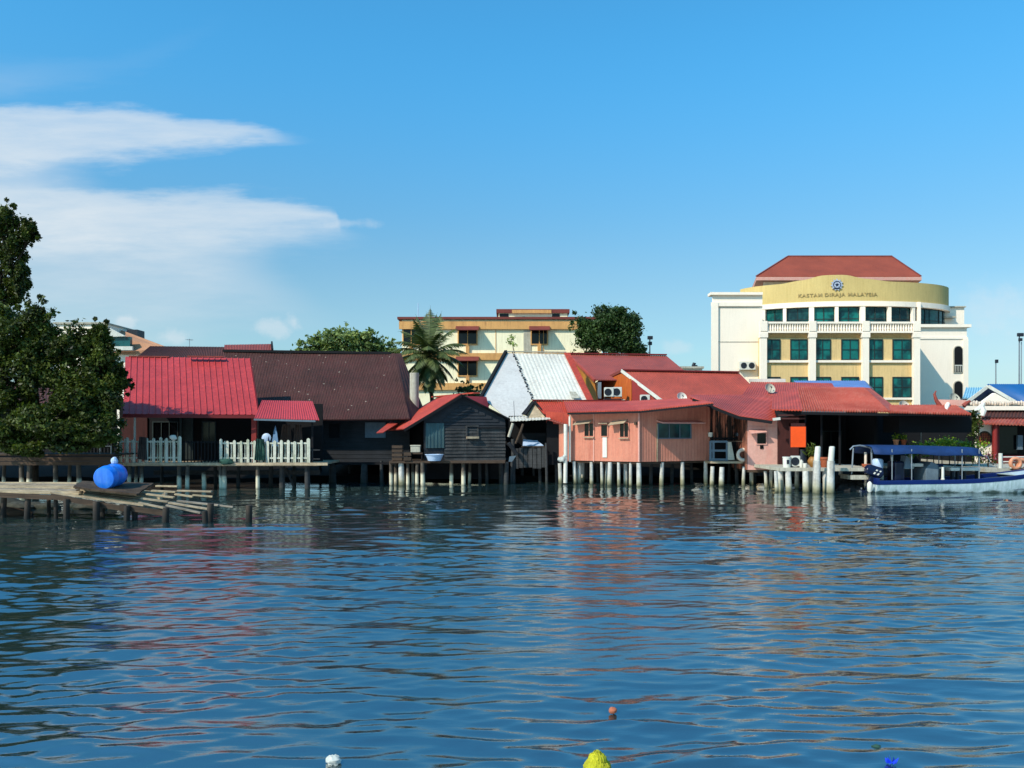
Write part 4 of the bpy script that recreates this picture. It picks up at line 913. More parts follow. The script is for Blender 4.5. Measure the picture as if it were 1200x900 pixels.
for i in range(7): b.box(X(603+i*5.3, 42.6), X(607.6+i*5.3, 42.6), 42.6, 42.64, .75+U(-.05, .05), 1.75+U(-.03, .03))
b.build('front_boards', M['dark_wood'], t)
MB().box(X(611, 42.7), X(638, 42.7), 42.66, 43.5, 1.78, 1.84).build('counter', M['brown_wood'], t)
stilts(t, [(601, 42.6, 2.2, .1), (640, 42.5, 2.0, .07), (612, 44), (625, 44), (632, 43.2), (652, 43.3)], M['stilt_dark'])
MB().tube([P(596, 512, 42), P(601, 496, 42)], .07, 8).build('leaning_pole', M['concrete'], t)
MB().tube([P(604, 520, 42.2), P(610, 506, 42.2), P(613, 497, 42.3)], .06, 8).build('leaning_pole', M['brown_wood'], t)
MB().tube([P(596, 519, 42.1), P(606, 533, 42.2)], .1, 8).build('leaning_pole', M['dark_wood2'], t)
MB().tube([P(602, 470, 43), P(603.5, 500, 43)], .012, 5).build('antenna_rod', M['lamp'], t)
x = X(624, 43); mb = MB(); mb.sheet((x-.5, 42.75, 1.86), (x+.55, 42.75, 1.86), (x+.25, 43.3, 2.12), (x-.46, 43.3, 2.18), .05, 0, 0, rows=4, rough=.015)
solo('folded_tarpaulin', mb, M['pale_blue'], 'pale folded tarpaulin lying on the counter of the dark open shack', 'tarpaulin', (x, 43, 1.84))
mb = MB(); mb.prism([P(597, 535, 41.7), P(605, 534, 41.7), P(600, 541, 41.7), P(596, 541, 41.7)], (0, .05, 0))
solo('scrap_panel', mb, M['blue_grey'], 'grey torn panel hanging at the right corner of the dark timber house', 'panel', P(599, 541, 41.7))

# ------------------------------------------------------------------ ochre house with maroon roof, and its front wing
t = thing('ochre_house', 'ochre walled house with large maroon metal roof and projecting front wing', 'house', (X(760, 53), 53, 0))
MB().sheet(P(697, 445, 50.5), P(815, 445, 50.5), P(781, 417, 57), P(665, 415, 57), .06, 46, .018, rows=3).build('roof', M['maroon_roof'], t)
MB().beam(P(665, 414.8, 57)+Vector((0, 0, .04)), P(781, 416.5, 57)+Vector((0, 0, .04)), .4, .08).build('ridge_cap', M['dark_red'], t)
MB().beam(P(666, 416, 56.9), P(697, 446, 50.4), .12, .16).build('verge_board', M['light_red'], t)
MB().prism([P(669, 420, 56.5), P(696.5, 446, 51), P(701, 475, 51), P(690, 475, 54), P(680, 475, 56)], (.05, .12, 0)).build('gable_wall', M['orange_wall'], t)
MB().box(X(700, 54), X(810, 54), 53, 57, .9, Z(447, 54)).build('wall', M['crimson'], t)
# wing
ap, rr = P(729, 434.5, 50), P(866, 437, 50)
f0, f1 = P(785, 476, 46.2), P(905, 476, 46.2); bk0 = P(702, 448, 53.2)
MB().sheet(f0, f1, rr, ap, .06, 46, .018, rows=3).build('wing_roof', M['maroon_roof2'], t)
MB().sheet(bk0, P(850, 448, 53.2), rr+Vector((0, .03, .0)), ap+Vector((0, .03, 0)), .06).build('wing_roof_back', M['maroon_roof'], t)
MB().beam(ap+Vector((0, 0, .05)), rr+Vector((0, 0, .05)), .35, .08).build('ridge_cap', M['dark_red'], t)
MB().beam(ap+Vector((-.06, -.1, .0)), f0+Vector((-.06, 0, 0)), .05, .18).build('verge_board', M['white'], t)
MB().beam(ap+Vector((-.06, .05, -.02)), bk0+Vector((-.06, 0, 0)), .05, .16).build('verge_board', M['awning'], t)
MB().prism([P(703, 449, 52.6), P(729.5, 437, 49.9), P(740, 444.5, 49.0), P(740, 482, 48.6), P(700, 482, 52.6)], (.1, .1, 0)).build('wing_gable', M['orange_deep'], t)
MB().prism([P(740.5, 445, 48.9), P(784, 476, 46.6), P(784, 484, 46.6), P(740.5, 484, 48.5)], (.1, .15, 0)).build('wing_gable_front', M['crimson'], t)
MB().beam(P(702.5, 448, 50.6), P(702.5, 467, 50.6), .2, .2).build('downpipe', M['steel'], t)
MB().prism([P(722, 471, 46.4), P(732, 469, 46.2), P(738, 474, 46.0), P(729, 475, 46.2)], (0, .05, .05)).build('flashing', M['concrete'], t)
ac_unit('leftmost of two condensers side by side on the ochre gable', X(713.5, 48.6), 48.6, Z(466, 48.6), .52, .58, .3)
ac_unit('white condenser right of its twin on the ochre gable', X(723.5, 48.6), 48.65, Z(466, 48.6), .5, .6, .3)
ac_unit('white condenser on the crimson wall below the white verge of the front wing', X(756, 45.8), 45.9, Z(473.5, 45.8), .5, .5, .3)
mb = MB(); Y = 48.5; mb.box(X(708, Y), X(730, Y), Y-.2, Y+.45, Z(467, Y)-.06, Z(467, Y)-.01).beam(P(712, 468, Y), P(712, 474, Y), .05, .05).beam(P(727, 468, Y), P(727, 474, Y), .05, .05)
solo('bracket_shelf', mb, M['lamp'], 'black steel shelf carrying the two condensers on the ochre gable', 'shelf', P(719, 474, Y))
mb = MB(); Y = 45.9; mb.box(X(745, Y), X(766, Y), Y-.25, Y+.4, Z(474, Y)-.05, Z(474, Y)-.01); mb.box(X(763, Y), X(765, Y), Y-.1, Y, Z(474, Y), Z(465, Y))
solo('bracket_shelf', mb, M['light_red'], 'pink ledge under the condenser on the crimson wall', 'shelf', P(756, 475, Y))
dish('white satellite dish on the red roof above the salmon house', P(798, 466.5, 44.2), .27)
dish('grey satellite dish on the red roof left of the blue sheet roof', P(901, 456.5, 46.5), .30, M['concrete'])

# ------------------------------------------------------------------ salmon stilt house
t = thing('stilt_house', 'salmon pink stilt house with three dark panes in a row on its right wall', 'house', (X(745, 41), 41, 0))
WL = Wall(668, 42.0, 749, 40.0); WR = Wall(749.2, 40.0, 832, 42.0)
zf = 1.15
for W, nm in ((WL, 50), (WR, 46)):
    b = MB(); b.sheet(W.pt(0, 0, zf), W.pt(W.L, 0, zf), W.pt(W.L, 0, 3.95 if W is WR else 3.62), W.pt(0, 0, 3.62), .05, nm, .009)
    b.build('wall', M['pink'], t)
MB().tube([WL.pt(WL.L, -.02, zf), WL.pt(WL.L, -.02, 3.6)], .045, 6).build('corner_trim', M['pink_light'], t)
b = MB(); b.prism([WL.pt(0, .1, zf+.01), WL.pt(WL.L, .1, zf+.01), WR.pt(WR.L, .1, zf+.01), WR.pt(WR.L, 4, zf+.01), WL.pt(0, 3, zf+.01)], (0, 0, -.12)); b.build('floor', M['brown_wood'], t)
WL.bx(MB(), 695.5, 696.3, 484, 541, 0, -.035, -.012).build('panel_joint', M['pink_light'], t)
# roof: low ridge behind, eave kinks outwards to the right
ev = [P(665, 482.5, 41.2), P(749, 480.5, 39.5), P(836, 471.5, 38.15)]
rg = [P(660, 470, 44.2), P(730, 470, 44.4), P(812, 466, 44.6)]
for i in range(2):
    e_, r_ = rg[i+1].copy(), rg[i].copy()
    MB().sheet(ev[i], ev[i+1], e_, r_, .05, 30, .012, rows=3).build('roof', M['light_red'] if i else M['orange_roof'], t)
    MB().beam(ev[i]+Vector((0, .03, -.09)), ev[i+1]+Vector((0, .03, -.09)), .03, .1).build('fascia', M['black_wood'], t)
MB().sheet(P(637, 485, 43.3), P(666, 488, 42.4), P(662, 470, 44.3), P(624, 469.5, 44.3), .05, 14, .012).build('roof', M['orange_roof'], t)
MB().beam(P(624, 468.8, 44.3), P(734, 469.6, 44.4), .3, .06).build('ridge_cap', M['dark_red'], t)
MB().sheet(P(611, 485, 43.9), P(616, 486, 43.5), P(627, 470, 44.2), P(623.5, 469.5, 44.4), .05).build('roof', M['black_wood'], t)
MB().beam(P(626, 470.5, 44.1), P(642, 490, 43.2), .05, .14).build('verge_board', M['black_wood'], t)
MB().prism([P(614, 485, 44.0), P(625, 472.5, 44.3), P(639, 489, 43.4), P(620, 490, 43.6)], (.05, .12, 0)).build('gable_wall', M['grey_wood'], t)
MB().sheet(P(641, 496, 43.2), P(667.5, 498, 42.3), P(667.5, 484, 42.3), P(640, 482, 43.2), .05, 14, .01).build('wall', M['light_red'], t)
MB().sheet(P(655, 541, 42.8), P(667.8, 540, 42.2), P(667.8, 498, 42.2), P(655, 497, 42.8), .05, 8, .01).build('wall', M['pink'], t)
# windows and door
for a, b_, c, d in ((685.5, 696, 496, 511), (727, 736.5, 496, 512)):
    window(t, WL, a, b_, c, d, M['pink'], M['black_glass'], .04, .05, 1)
    u0, u1, z = WL.u(a-10), WL.u(b_-1), WL.z(a, c-1.5)
    MB().sheet(WL.pt(u0, -.42, z-.14), WL.pt(u1, -.42, z-.05), WL.pt(u1, -.01, z+.12), WL.pt(u0, -.01, z+.04), .025).build('window_hood', M['grey_wood'], t)
    WL.bx(MB(), a-1, b_+1, d+1.2, d+2.2, 0, -.12, -.055).build('window_ledge', M['grey_wood'], t)
fr = window(t, WL, 705, 712, 498, 511, M['pink'], M['black_glass'], .035, .05, 0)
WL.bx(MB(), 706.5, 711.5, 512.5, 536, 0, -.04, -.012).build('door_panel', M['white'], t)
WL.bx(MB(), 703, 713.5, 495.8, 496.6, 0, -.2, -.01).build('window_hood', M['grey_wood'], t)
WL.bx(MB(), 744.5, 747, 494.5, 498, 0, -.15, -.012).build('meter_box', M['brown_wood'], t)
fr = window(t, WR, 771, 808.5, 497, 513, M['blue_grey'], M['dark_glass'], .05, .06, 2)
u0, u1, z = WR.u(769), WR.u(819), WR.z(790, 494)
MB().sheet(WR.pt(u0, -.5, z-.05), WR.pt(u1, -.5, z-.05), WR.pt(u1, -.01, z+.07), WR.pt(u0, -.01, z+.07), .05).build('window_hood', M['pink_light'], t)
WR.bx(MB(), 769.3, 770.3, 497, 541, 0, -.05, -.012).build('conduit', M['grey_wood'], t)
# downpipe and stilts
MB().tube([P(663, 497, 41.6), P(663, 530, 41.6), P(662.5, 566, 41.6)], .1, 12).build('drain_pipe', M['white'], t, smooth=True)
MB().tube([P(667.8, 488, 41.7), P(667.8, 541, 41.7)], .06, 10).build('drain_pipe', M['white'], t, smooth=True)
stilts(t, [(673, 41.9), (679, 42.1, None, .1), (683, 42.6), (693, 41.5), (705, 41.2), (711.5, 41.5, None, .075), (715, 40.9, None, .11), (725, 40.7), (733, 41), (739, 40.4), (748.5, 40.0, None, .115), (776, 40.75, None, .1), (799.5, 41.3, None, .1), (827, 41.95, None, .1)], M['stilt'])
stilts(t, [(763, 41.5), (788, 42.5), (720, 43), (700, 43.5), (688, 44), (810, 43)], M['stilt_dark'])
stilts(t, [(656, 42.2, 1.0, .1)], M['stilt'])
x = X(660, 41.5); t2 = thing('plastic_bag', 'white plastic bags on the ledge at the left corner of the salmon house', 'bag', (x, 41.6, 1.1))
mb = MB(); mb.ball((x-.05, 41.6, 1.22), (.24, .18, .13), 14, 9, .2); mb.build('bag_body', M['foam'], t2, smooth=True); MB().ball((x+.08, 41.55, 1.36), (.09, .08, .1), 10, 7, .25).build('bag_knot', M['foam'], t2, smooth=True)

# ------------------------------------------------------------------ mouldy salmon house with porch
t = thing('stilt_house', 'mould streaked salmon house with a pale box room and small porch with a lifebuoy', 'house', (X(870, 42), 42, 0))
W = Wall(831, 42.2, 877, 42.2)
b = MB(); b.sheet(W.pt(0, 0, 1.1), W.pt(W.L, 0, 1.1), W.pt(W.L, 0, 3.5), W.pt(0, 0, 3.95), .05, 16, .012); b.build('wall', M['pink_mold'], t)
pe = [P(812, 466, 40.6), P(828, 471.5, 40.2), P(845, 479, 40.0), P(866, 487, 39.9), P(905, 492.5, 39.7)]
pr_ = [P(806, 462.5, 45.6), P(832, 462.5, 45.7), P(860, 462.5, 45.8), P(890, 462.5, 45.9), P(962, 463, 46.2)]
for i in range(4):
    MB().sheet(pe[i], pe[i+1], pr_[i+1], pr_[i], .06, 10, .012, rows=3).build('roof', M['light_red'], t)
    MB().beam(pe[i]+Vector((0, .02, -.1)), pe[i+1]+Vector((0, .02, -.1)), .05, .14).build('fascia', M['black_wood'], t)
MB().sheet(P(868, 466, 45.2), P(985, 466, 45.2), P(975, 449, 50), P(880, 447, 50), .05, 40, .015).build('rear_roof', M['light_red'], t)
MB().beam(P(878, 446, 50), P(920, 446, 50), .2, .2).build('rear_ridge_cap', M['white'], t)
Wb = Wall(876, 40.3, 911, 40.3); zb = .76
b = MB(); b.sheet(Wb.pt(0, 0, zb), Wb.pt(Wb.L, 0, zb), Wb.pt(Wb.L, 0, 3.15), Wb.pt(0, 0, 3.25), .06, 0); b.build('box_room_wall', M['pink_light'], t)
MB().box(X(911, 40.3)+.002, X(911, 40.3)+.08, 40.31, 43, zb, 3.1).build('box_room_side', M['maroon_wood'], t)
MB().box(X(876, 40.3)-.08, X(876, 40.3)-.002, 40.31, 43, zb, 3.2).build('box_room_side', M['pink_mold'], t)
MB().box(X(876, 40.4), X(911, 40.4), 40.32, 43, zb-.12, zb-.003).build('box_room_floor', M['brown_wood'], t)
window(t, Wb, 887, 897.5, 507.5, 520, M['pink_light'], M['black_glass'], .04, .05, 0)
Wb.bx(MB(), 890.5, 894.5, 521.8, 526, 0, -.03, -.006).build('window_gap', M['black_glass'], t)
u0, u1, z = Wb.u(877), Wb.u(896), Wb.z(886, 506)
MB().sheet(Wb.pt(u0, -.4, z-.08), Wb.pt(u1, -.4, z), Wb.pt(u1, -.01, z+.12), Wb.pt(u0, -.01, z+.12), .03).build('window_hood', M['pink_light'], t)
Wb.bx(MB(), 876.5, 906, 500, 501, 0, -.04, -.006).build('ledge_trim', M['pink_light'], t)
MB().box(X(831, 41), X(878, 41), 40.7, 42.1, 1.05, 1.15).build('porch_floor', M['grey_wood'], t)
MB().box(X(836, 42.3), X(912, 42.3), 42.35, 52, 1.0, 1.1).build('unseen_floor_slab', M['black_wood'], t)  # unseen slab added behind the wall to block sky reflected under the house
MB().box(X(833, 42), X(877, 42), 41.7, 42.1, Z(515, 42), Z(512.5, 42)).build('porch_counter', M['black_wood'], t)
MB().box(X(833, 42), X(876, 42), 42.05, 42.13, 1.17, Z(516, 42)).build('porch_shade_panel', M['dark'], t)  # flat dark panel, painted as the shade under the counter
f = MB(); Y = 40.9
for px in (832.5, 836, 852): f.box(X(px, Y)-.05, X(px, Y)+.05, Y-.03, Y+.03, 1.16, Z(517, Y))
for py in (517.5, 528, 538.5): f.box(X(832.5, Y), X(852, Y), Y-.028, Y+.028, Z(py, Y)-.05, Z(py, Y)+.05)
f.build('porch_frame', M['blue_grey'], t)
f = MB(); f.beam(P(852, 517, Y), P(877, 517.5, Y), .05, .05).beam(P(877, 517, Y), P(877, 541, Y), .06, .06).beam(P(852, 539, Y), P(877, 539.5, Y), .05, .06)
f.build('porch_rail', M['brown_wood'], t)
MB().prism([P(853, 518, 40.85), P(857, 518, 40.85), P(861, 539, 40.85), P(853, 539, 40.85)], (0, .03, 0)).build('leaning_board', M['concrete'], t)
stilts(t, [(835, 40.8, None, .1), (846, 40.0, None, .12), (897, 39.2, .75), (904, 39.4), (880, 41, None, .1), (872, 40.6)], M['stilt'], zt=.9)
stilts(t, [(863, 42), (855, 43.5), (885, 42.5)], M['stilt_dark'])
x, Y = X(871, 40.6), 40.6
t2 = thing('lifebuoy', 'white lifebuoy hanging on the porch rail beside the pale box room', 'lifebuoy', (x, Y, Z(533, Y)), 'lifebuoys')
MB().torus((x, Y, Z(533, Y)), .25, .085).build('ring', M['lifebuoy_w'], t2, smooth=True)
b = MB()
for a in range(4): b.torus((x+.25*math.cos(a*math.pi/2+.6), Y, Z(533, Y)+.25*math.sin(a*math.pi/2+.6)), .09, .012, axis='z' if a % 2 else 'y', n=14, m=5)
b.build('rope', M['concrete'], t2)
for px, py, lab in ((832.5, 508, 'white bucket on the porch counter at the left under the mouldy wall'), (868.5, 503, 'small white bowl on the porch cabinet at the right under the mouldy wall')):
    x = X(px, 41.85); mb = MB(); mb.lathe((x, 41.85, Z(512, 41.85)+(0 if px < 850 else .22)), [(.1, 0), (.13, .22), (.14, .22), (.12, .2)] if px < 850 else [(.08, 0), (.13, .1), (.12, .14), (.05, .16)], 14)
    solo('bucket' if px < 850 else 'bowl', mb, M['white'], lab, 'bucket' if px < 850 else 'bowl', (x, 41.85, Z(512, 41.85)+(0 if px < 850 else .22)), smooth=True)
x = X(868.5, 41.85); t2 = thing('cabinet', 'dark grey cabinet on the porch counter against the mouldy wall', 'cabinet', (x, 41.85, Z(512, 41.85)))
MB().box(x-.3, x+.3, 41.7, 42.1, Z(512, 41.85)+.02, Z(512, 41.85)+.215).build('body', M['lamp'], t2, bevel=.01); MB().box(x-.25, x-.01, 41.68, 41.699, Z(512, 41.85)+.04, Z(512, 41.85)+.19).box(x+.01, x+.25, 41.68, 41.699, Z(512, 41.85)+.04, Z(512, 41.85)+.19).build('door', M['blue_grey'], t2)

# ------------------------------------------------------------------ tiled pavilion on the right
t = thing('waterfront_pavilion', 'open waterfront house under a faded red tiled roof, dark inside', 'house', (X(1010, 40), 40, 0))
E0, E1 = P(940, 480, 38.4), P(1042, 481.5, 38.4); T1, T0 = P(1013, 454, 45), P(934, 453, 45)
MB().sheet(E0, E1, T1, T0, .07, 34, .035, rows=3).build('roof', M['tile_red'], t)
MB().sheet(P(904, 479.5, 40.0), E0+Vector((0, .01, .0)), T0+Vector((0, .01, 0)), P(905, 466, 45), .06, 10, .02).build('roof', M['light_red'], t)
MB().sheet(P(1042, 482, 38.4), P(1138, 484.5, 38.4), P(1120, 474.5, 41.2), P(1036, 474.5, 41.2), .07, 32, .035).build('roof', M['tile_red'], t)
MB().prism([E1+Vector((.01, 0, 0)), P(1050, 478, 41), P(1020, 454.5, 45.2), T1+Vector((.01, 0, 0))], (0, .05, -.06)).build('roof', M['tile_red'], t)
MB().beam(P(1098, 474.3, 41.2)+Vector((0, 0, .1)), P(1131, 475, 41.0)+Vector((0, 0, .1)), .22, .3).build('ridge_wall', M['pink_light'], t)
for pts in ([P(1101, 475, 41.1), P(1097, 469, 41.1), P(1095, 462, 41.1), P(1097, 458, 41.1)], [P(1129, 476, 40.9), P(1133, 472, 40.9), P(1137, 470, 40.9)]):
    MB().tube(pts, [.12, .09, .06, .03][:len(pts)], 8).build('ridge_tail', M['maroon_roof'], t, smooth=True)
MB().tube([P(1109, 480.5, 39.6), P(1110, 476, 40.6), P(1111, 473.5, 41)], [.06, .12, .1], 8).build('ridge_ornament', M['cream'], t, smooth=True)
mb = MB(); mb.beam(E0+Vector((0, .08, -.16)), E1+Vector((0, .08, -.16)), .06, .12); mb.beam(P(1042, 485, 38.5), P(1136, 487, 38.5), .06, .12); mb.build('eave_beam', M['black_wood'], t)
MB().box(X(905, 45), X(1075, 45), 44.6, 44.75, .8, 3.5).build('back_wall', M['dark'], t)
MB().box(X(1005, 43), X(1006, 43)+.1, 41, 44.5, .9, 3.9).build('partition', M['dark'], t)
MB().box(X(1048, 40), X(1132, 40), 39.5, 41.2, Z(507, 40), Z(487, 40)).build('eave_shade_block', M['dark'], t)  # solid dark block standing in for shade below the eave
MB().box(X(913, 40), X(937, 40), 40.1, 40.2, .9, 3.6).build('side_wall', M['maroon_wood'], t)
MB().prism([P(908, 481, 39.8), P(940, 481, 38.9), P(940, 486, 38.9), P(912, 490, 39.7)], (0, .08, 0)).build('gable_board', M['black_wood'], t)
for py in (486.5, 490.5): MB().beam(P(912, py, 39.4), P(944, py, 39.0), .05, .07).build('rail_beam', M['maroon_wood'], t)
for px in (944, 962.5, 984): MB().beam(P(px, 486, 39.2), P(px, 548, 39.2), .07, .07).build('column', M['black_wood'], t)
W = Wall(950, 44.5, 1000, 44.5); window(t, W, 962, 985, 506, 538, M['dark_green'], M['black_glass'], .06, .06, 1)
MB().box(X(914, 36.4), X(1030, 36.4), 36.3, 44.5, Z(552, 36.4), Z(548.3, 36.4)).build('deck_slab', M['concrete'], t)
MB().beam(P(906, 491.5, 39.3), P(914, 490.5, 39.3), .14, .12).build('gutter_end', M['white'], t)
stilts(t, [(909, 36.3, None, .08), (914, 36.8, None, .14), (923.5, 36.4, None, .13), (944, 36.3, None, .14), (950, 37.5, None, .1), (967, 36.5, None, .12), (934, 38.5, None, .1), (985, 38)], M['stilt'], zt=Z(552, 36.4))
MB().box(X(1040, 41), X(1140, 41), 40.5, 44.5, .8, .92).build('rear_floor', M['concrete'], t)
stilts(t, [(1050, 40.6), (1075, 40.6), (1100, 40.6), (1128, 40.6)], M['stilt_dark'], zt=.8)
MB().box(X(990, 37.0), X(1028, 37), 36.35, 37.5, Z(561, 37), Z(556, 37)).build('landing_slab', M['concrete'], t)
f = MB(); Y = 36.6
f.tube([P(998, 556, Y), P(1000, 525, Y)], .035, 8); f.tube([P(996, 527, Y), P(1000, 523, Y), P(1008, 522, Y), P(1018, 524, Y), P(1024, 527, Y)], .035, 8); f.tube([P(1022, 556, Y), P(1021, 526, Y)], .035, 8)
f.build('gate_arch', M['steel'], t)
MB().beam(P(976, 546.5, 39.5), P(1000, 546.5, 39.5), .4, .16).build('bench', M['blue_grey'], t)
MB().prism([P(875, 447, 52.5), P(905, 447, 52.5), P(905, 450, 52), P(875, 450, 52)], (0, .1, 0)) # unused
x, Y = X(935, 38.85), 38.85
t2 = thing('orange_signboard', 'bright orange blank board hanging under the dark eave of the waterfront pavilion', 'signboard', (x, Y, Z(524, Y)))
MB().box(X(926.5, Y), X(944, Y), Y-.03, Y, Z(524, Y), Z(500, Y)).build('panel', M['orange_board'], t2)
f = MB()
for px in (926, 944.5): f.box(X(px, Y)-.03, X(px, Y)+.03, Y+.002, Y+.04, Z(525, Y), Z(496, Y))
f.box(X(926, Y)-.03, X(944.5, Y)+.03, Y+.002, Y+.045, Z(500, Y), Z(496, Y)); f.build('frame', M['maroon_wood'], t2)
for px, Y, lab in ((958, 35.7, 'tall white concrete mooring pole in front of the pavilion, left of its twin'), (974.5, 35.6, 'tall white concrete mooring pole in front of the pavilion, right of its twin')):
    x = X(px, Y); t2 = thing('mooring_pole', lab, 'pole', (x, Y, -.8), 'white mooring poles')
    MB().tube([(x-.06, Y, -.8), (x-.03, Y, Z(540, Y))], [.165, .15], 14).build('lower_shaft', M['stilt'], t2, smooth=True)
    MB().tube([(x-.03, Y, Z(540, Y)), (x+.02, Y, Z(524, Y)), (x+.02, Y, Z(523, Y))], [.125, .115, .08], 14).build('upper_sleeve', M['white'], t2, smooth=True)
zd = Z(548.3, 36.4)
def jar(px, Y, prof, mt, lab, name, cat, group=None, z=None, n=18):
    x = X(px, Y); t2 = thing(name, lab, cat, (x, Y, z or zd), group)
    MB().lathe((x, Y, z or zd), prof, n).build('body', M[mt], t2, smooth=True); return t2, x
t2, x = jar(922, 36.8, [(.16, 0), (.17, .42), (.185, .42), (.185, .46), (.16, .46)], 'white', 'wider of two white plastic pails at the left end of the pavilion deck', 'pail', 'pail')
MB().box(x-.06, x+.05, 36.62, 36.628, zd+.16, zd+.34).build('label_patch', M['lamp'], t2)
ac_unit('small white condenser standing on the pavilion deck beside the pails', X(932, 36.9), 36.9, zd, .36, .5, .24)
jar(939, 36.8, [(.08, 0), (.09, .28), (.04, .3), (.04, .34)], 'white', 'slim white bottle on the pavilion deck right of the small condenser', 'bottle', 'bottle', 'bottles on the pavilion deck')
jar(943.5, 36.6, [(.08, 0), (.09, .17), (.09, .19)], 'white', 'short white tin on the pavilion deck left of the clay jar', 'tin', 'tin')
t2, x = jar(952.5, 36.9, [(.08, 0), (.2, .16), (.22, .28), (.15, .42), (.1, .47), (.13, .5)], 'clay', 'round brown clay jar with spiky plant between the pails and the left mooring pole', 'clay_jar', 'jar')
leaf_mesh('spiky_leaves', add_leaves([(x-.02, 36.9, zd+.75), (x-.1, 36.9, zd+.65)], [(.22, .2, .3), (.2, .2, .2)], [60, 40], .3, .3, .22), M['leaf_dark'], t2, (x, 36.9, zd))
t2, x = jar(966, 36.9, [(.13, 0), (.2, .36), (.22, .36), (.22, .44), (.18, .44)], 'terracotta', 'terracotta flowerpot between the two white mooring poles', 'flowerpot', 'flowerpot', 'terracotta flowerpots')
t2, x = jar(1016, 37.0, [(.13, 0), (.2, .34), (.22, .34), (.22, .42), (.18, .42)], 'terracotta', 'terracotta flowerpot under the arched gate behind the outboard motor', 'flowerpot', 'flowerpot', 'terracotta flowerpots', z=Z(555, 37))
jar(940, 37.8, [(.12, 0), (.16, .3), (.08, .6), (.1, .75)], 'lamp', 'dark tall urn on the pavilion deck behind the white bottle', 'urn', 'urn', z=zd)
for i, (px, py, Y, s) in enumerate([(985, 565, 38.0, .5), (996, 570, 37.6, .45), (1006, 562, 37.8, .55), (1014, 570, 37.4, .5), (990, 574, 37.2, .4), (1004, 576, 37.0, .42), (1018, 560, 38.2, .45), (979, 573, 38.4, .38)]):
    mb = MB(); mb.ball(P(px, py, Y), (s, s*.8, s*.62), 9, 6, .2)
    lab = ['dark rock at the top left of the rubble under the pavilion deck', 'dark middle rock of the rubble under the landing slab', 'highest dark rock right under the landing slab', 'dark rock of the rubble nearest the outboard motor', 'small wet rock at the waterline, left front of the rubble', 'wet rock at the waterline in front of the rubble', 'dark rock at the back right of the rubble', 'leftmost small rock of the rubble beside the right mooring pole'][i]
    solo('rubble_rock', mb, M['rubble'], lab, 'rock', P(px, py, Y), 'rubble rocks under the pavilion deck')
# blue roof strip, cream block behind
t = thing('blue_roof_shed', 'shed whose faded blue sheet roof shows above the tiled pavilion', 'shed', (X(975, 52), 52, G))
MB().sheet(P(942, 454, 51), P(1021, 455, 51), P(1013, 446, 54.5), P(930, 446, 54.5), .05, 30, .02).build('roof', M['blue_strip'], t)
MB().box(X(938, 52), X(1015, 52), 52, 56, G-.2, Z(457, 52)).build('wall', M['blue_grey'], t)
MB().prism([P(1014, 446.5, 54.4), P(1024, 456, 51), P(1031, 470, 51), P(1018, 470, 54)], (0, .1, 0)).build('side_sheet', M['blue_grey'], t)
Y = 70; t = thing('cream_outbuilding', 'low cream outbuilding peeking above the maroon roof left of the government building', 'building', (X(812, Y), Y, G))
MB().box(X(797, Y), X(823, Y), Y, Y+4, G-.3, Z(432, Y)).build('wall', M['cream'], t); MB().box(X(796, Y), X(824.5, Y), Y-.2, Y+4.2, Z(432, Y)+.005, Z(429.5, Y)).build('roof_slab', M['concrete'], t)
b = MB(); b.box(X(813, Y), X(818, Y), Y+.2, Y+.8, Z(429.4, Y), Z(427.5, Y)); b.tube([P(812, 429, Y+.5), P(813, 426, Y+.5), P(815, 427, Y+.5)], .12, 8); b.build('roof_vent', M['lamp'], t)

# ------------------------------------------------------------------ hedge and pots behind the boat
Y = 42.5
t = thing('hedge', 'bright green hedge in front of the dark gap right of the pavilion', 'hedge', (X(1105, Y), Y, G))
b = MB()
for i in range(9): b.tube([(X(1068+i*9, Y), Y, .6), (X(1068+i*9, Y)+U(-.1, .1), Y, 1.9)], [.03, .015], 5)
b.build('stems', M['bark'], t)
cs = [(X(1066+i*3.2+U(-2, 2), Y), Y+U(-.5, .4), Z(525+U(-8, 6), Y)) for i in range(26)]
leaf_mesh('foliage', add_leaves(cs, [(.38, .35, .3)]*26, [75]*26, .13), M['leaf_hedge'], t, (X(1105, Y), Y, G))
x = X(1146, 43); tree('roadside_shrub', 'dark tall shrub between the pavilion eave and the temple', (x, 43, .9), [((x-.1, 43, Z(505, 43)), (.35, .35, .8)), ((x-.2, 43, Z(490, 43)), (.3, .3, .4))], .13, M['leaf_dark'], 8, 70, .45, .06, cat='shrub')
x = X(1056, 41); t = thing('plant_shelf', 'small shelf stand with flowerpots behind the blue boat canopy', 'shelf', (x, 41, .92))
MB().box(x-.5, x+.5, 40.85, 41.15, Z(523, 41), Z(522, 41)).build('top', M['grey_wood'], t)
for s in (-.45, .45): MB().box(x+s-.03, x+s+.03, 40.9, 41.1, .92, Z(523, 41)-.003).build('leg', M['grey_wood'], t)
for px, mt, lab in ((1050, 'lifebuoy', 'pale orange flowerpot on the shelf stand behind the boat canopy'), (1059, 'terracotta', 'darker flowerpot on the right of the shelf stand behind the boat canopy')):
    x = X(px, 41); z = Z(522, 41)+.003; t2 = thing('shelf_flowerpot', lab, 'flowerpot', (x, 41, z), 'flowerpots on the shelf stand')
    MB().lathe((x, 41, z), [(.09, 0), (.13, .22), (.15, .22), (.15, .28), (.11, .28)], 14).build('pot', M[mt], t2, smooth=True)
    leaf_mesh('leaves', add_leaves([(x, 41, z+.42)], [(.2, .18, .2)], [60], .12), M['leaf_hedge'], t2, (x, 41, z))
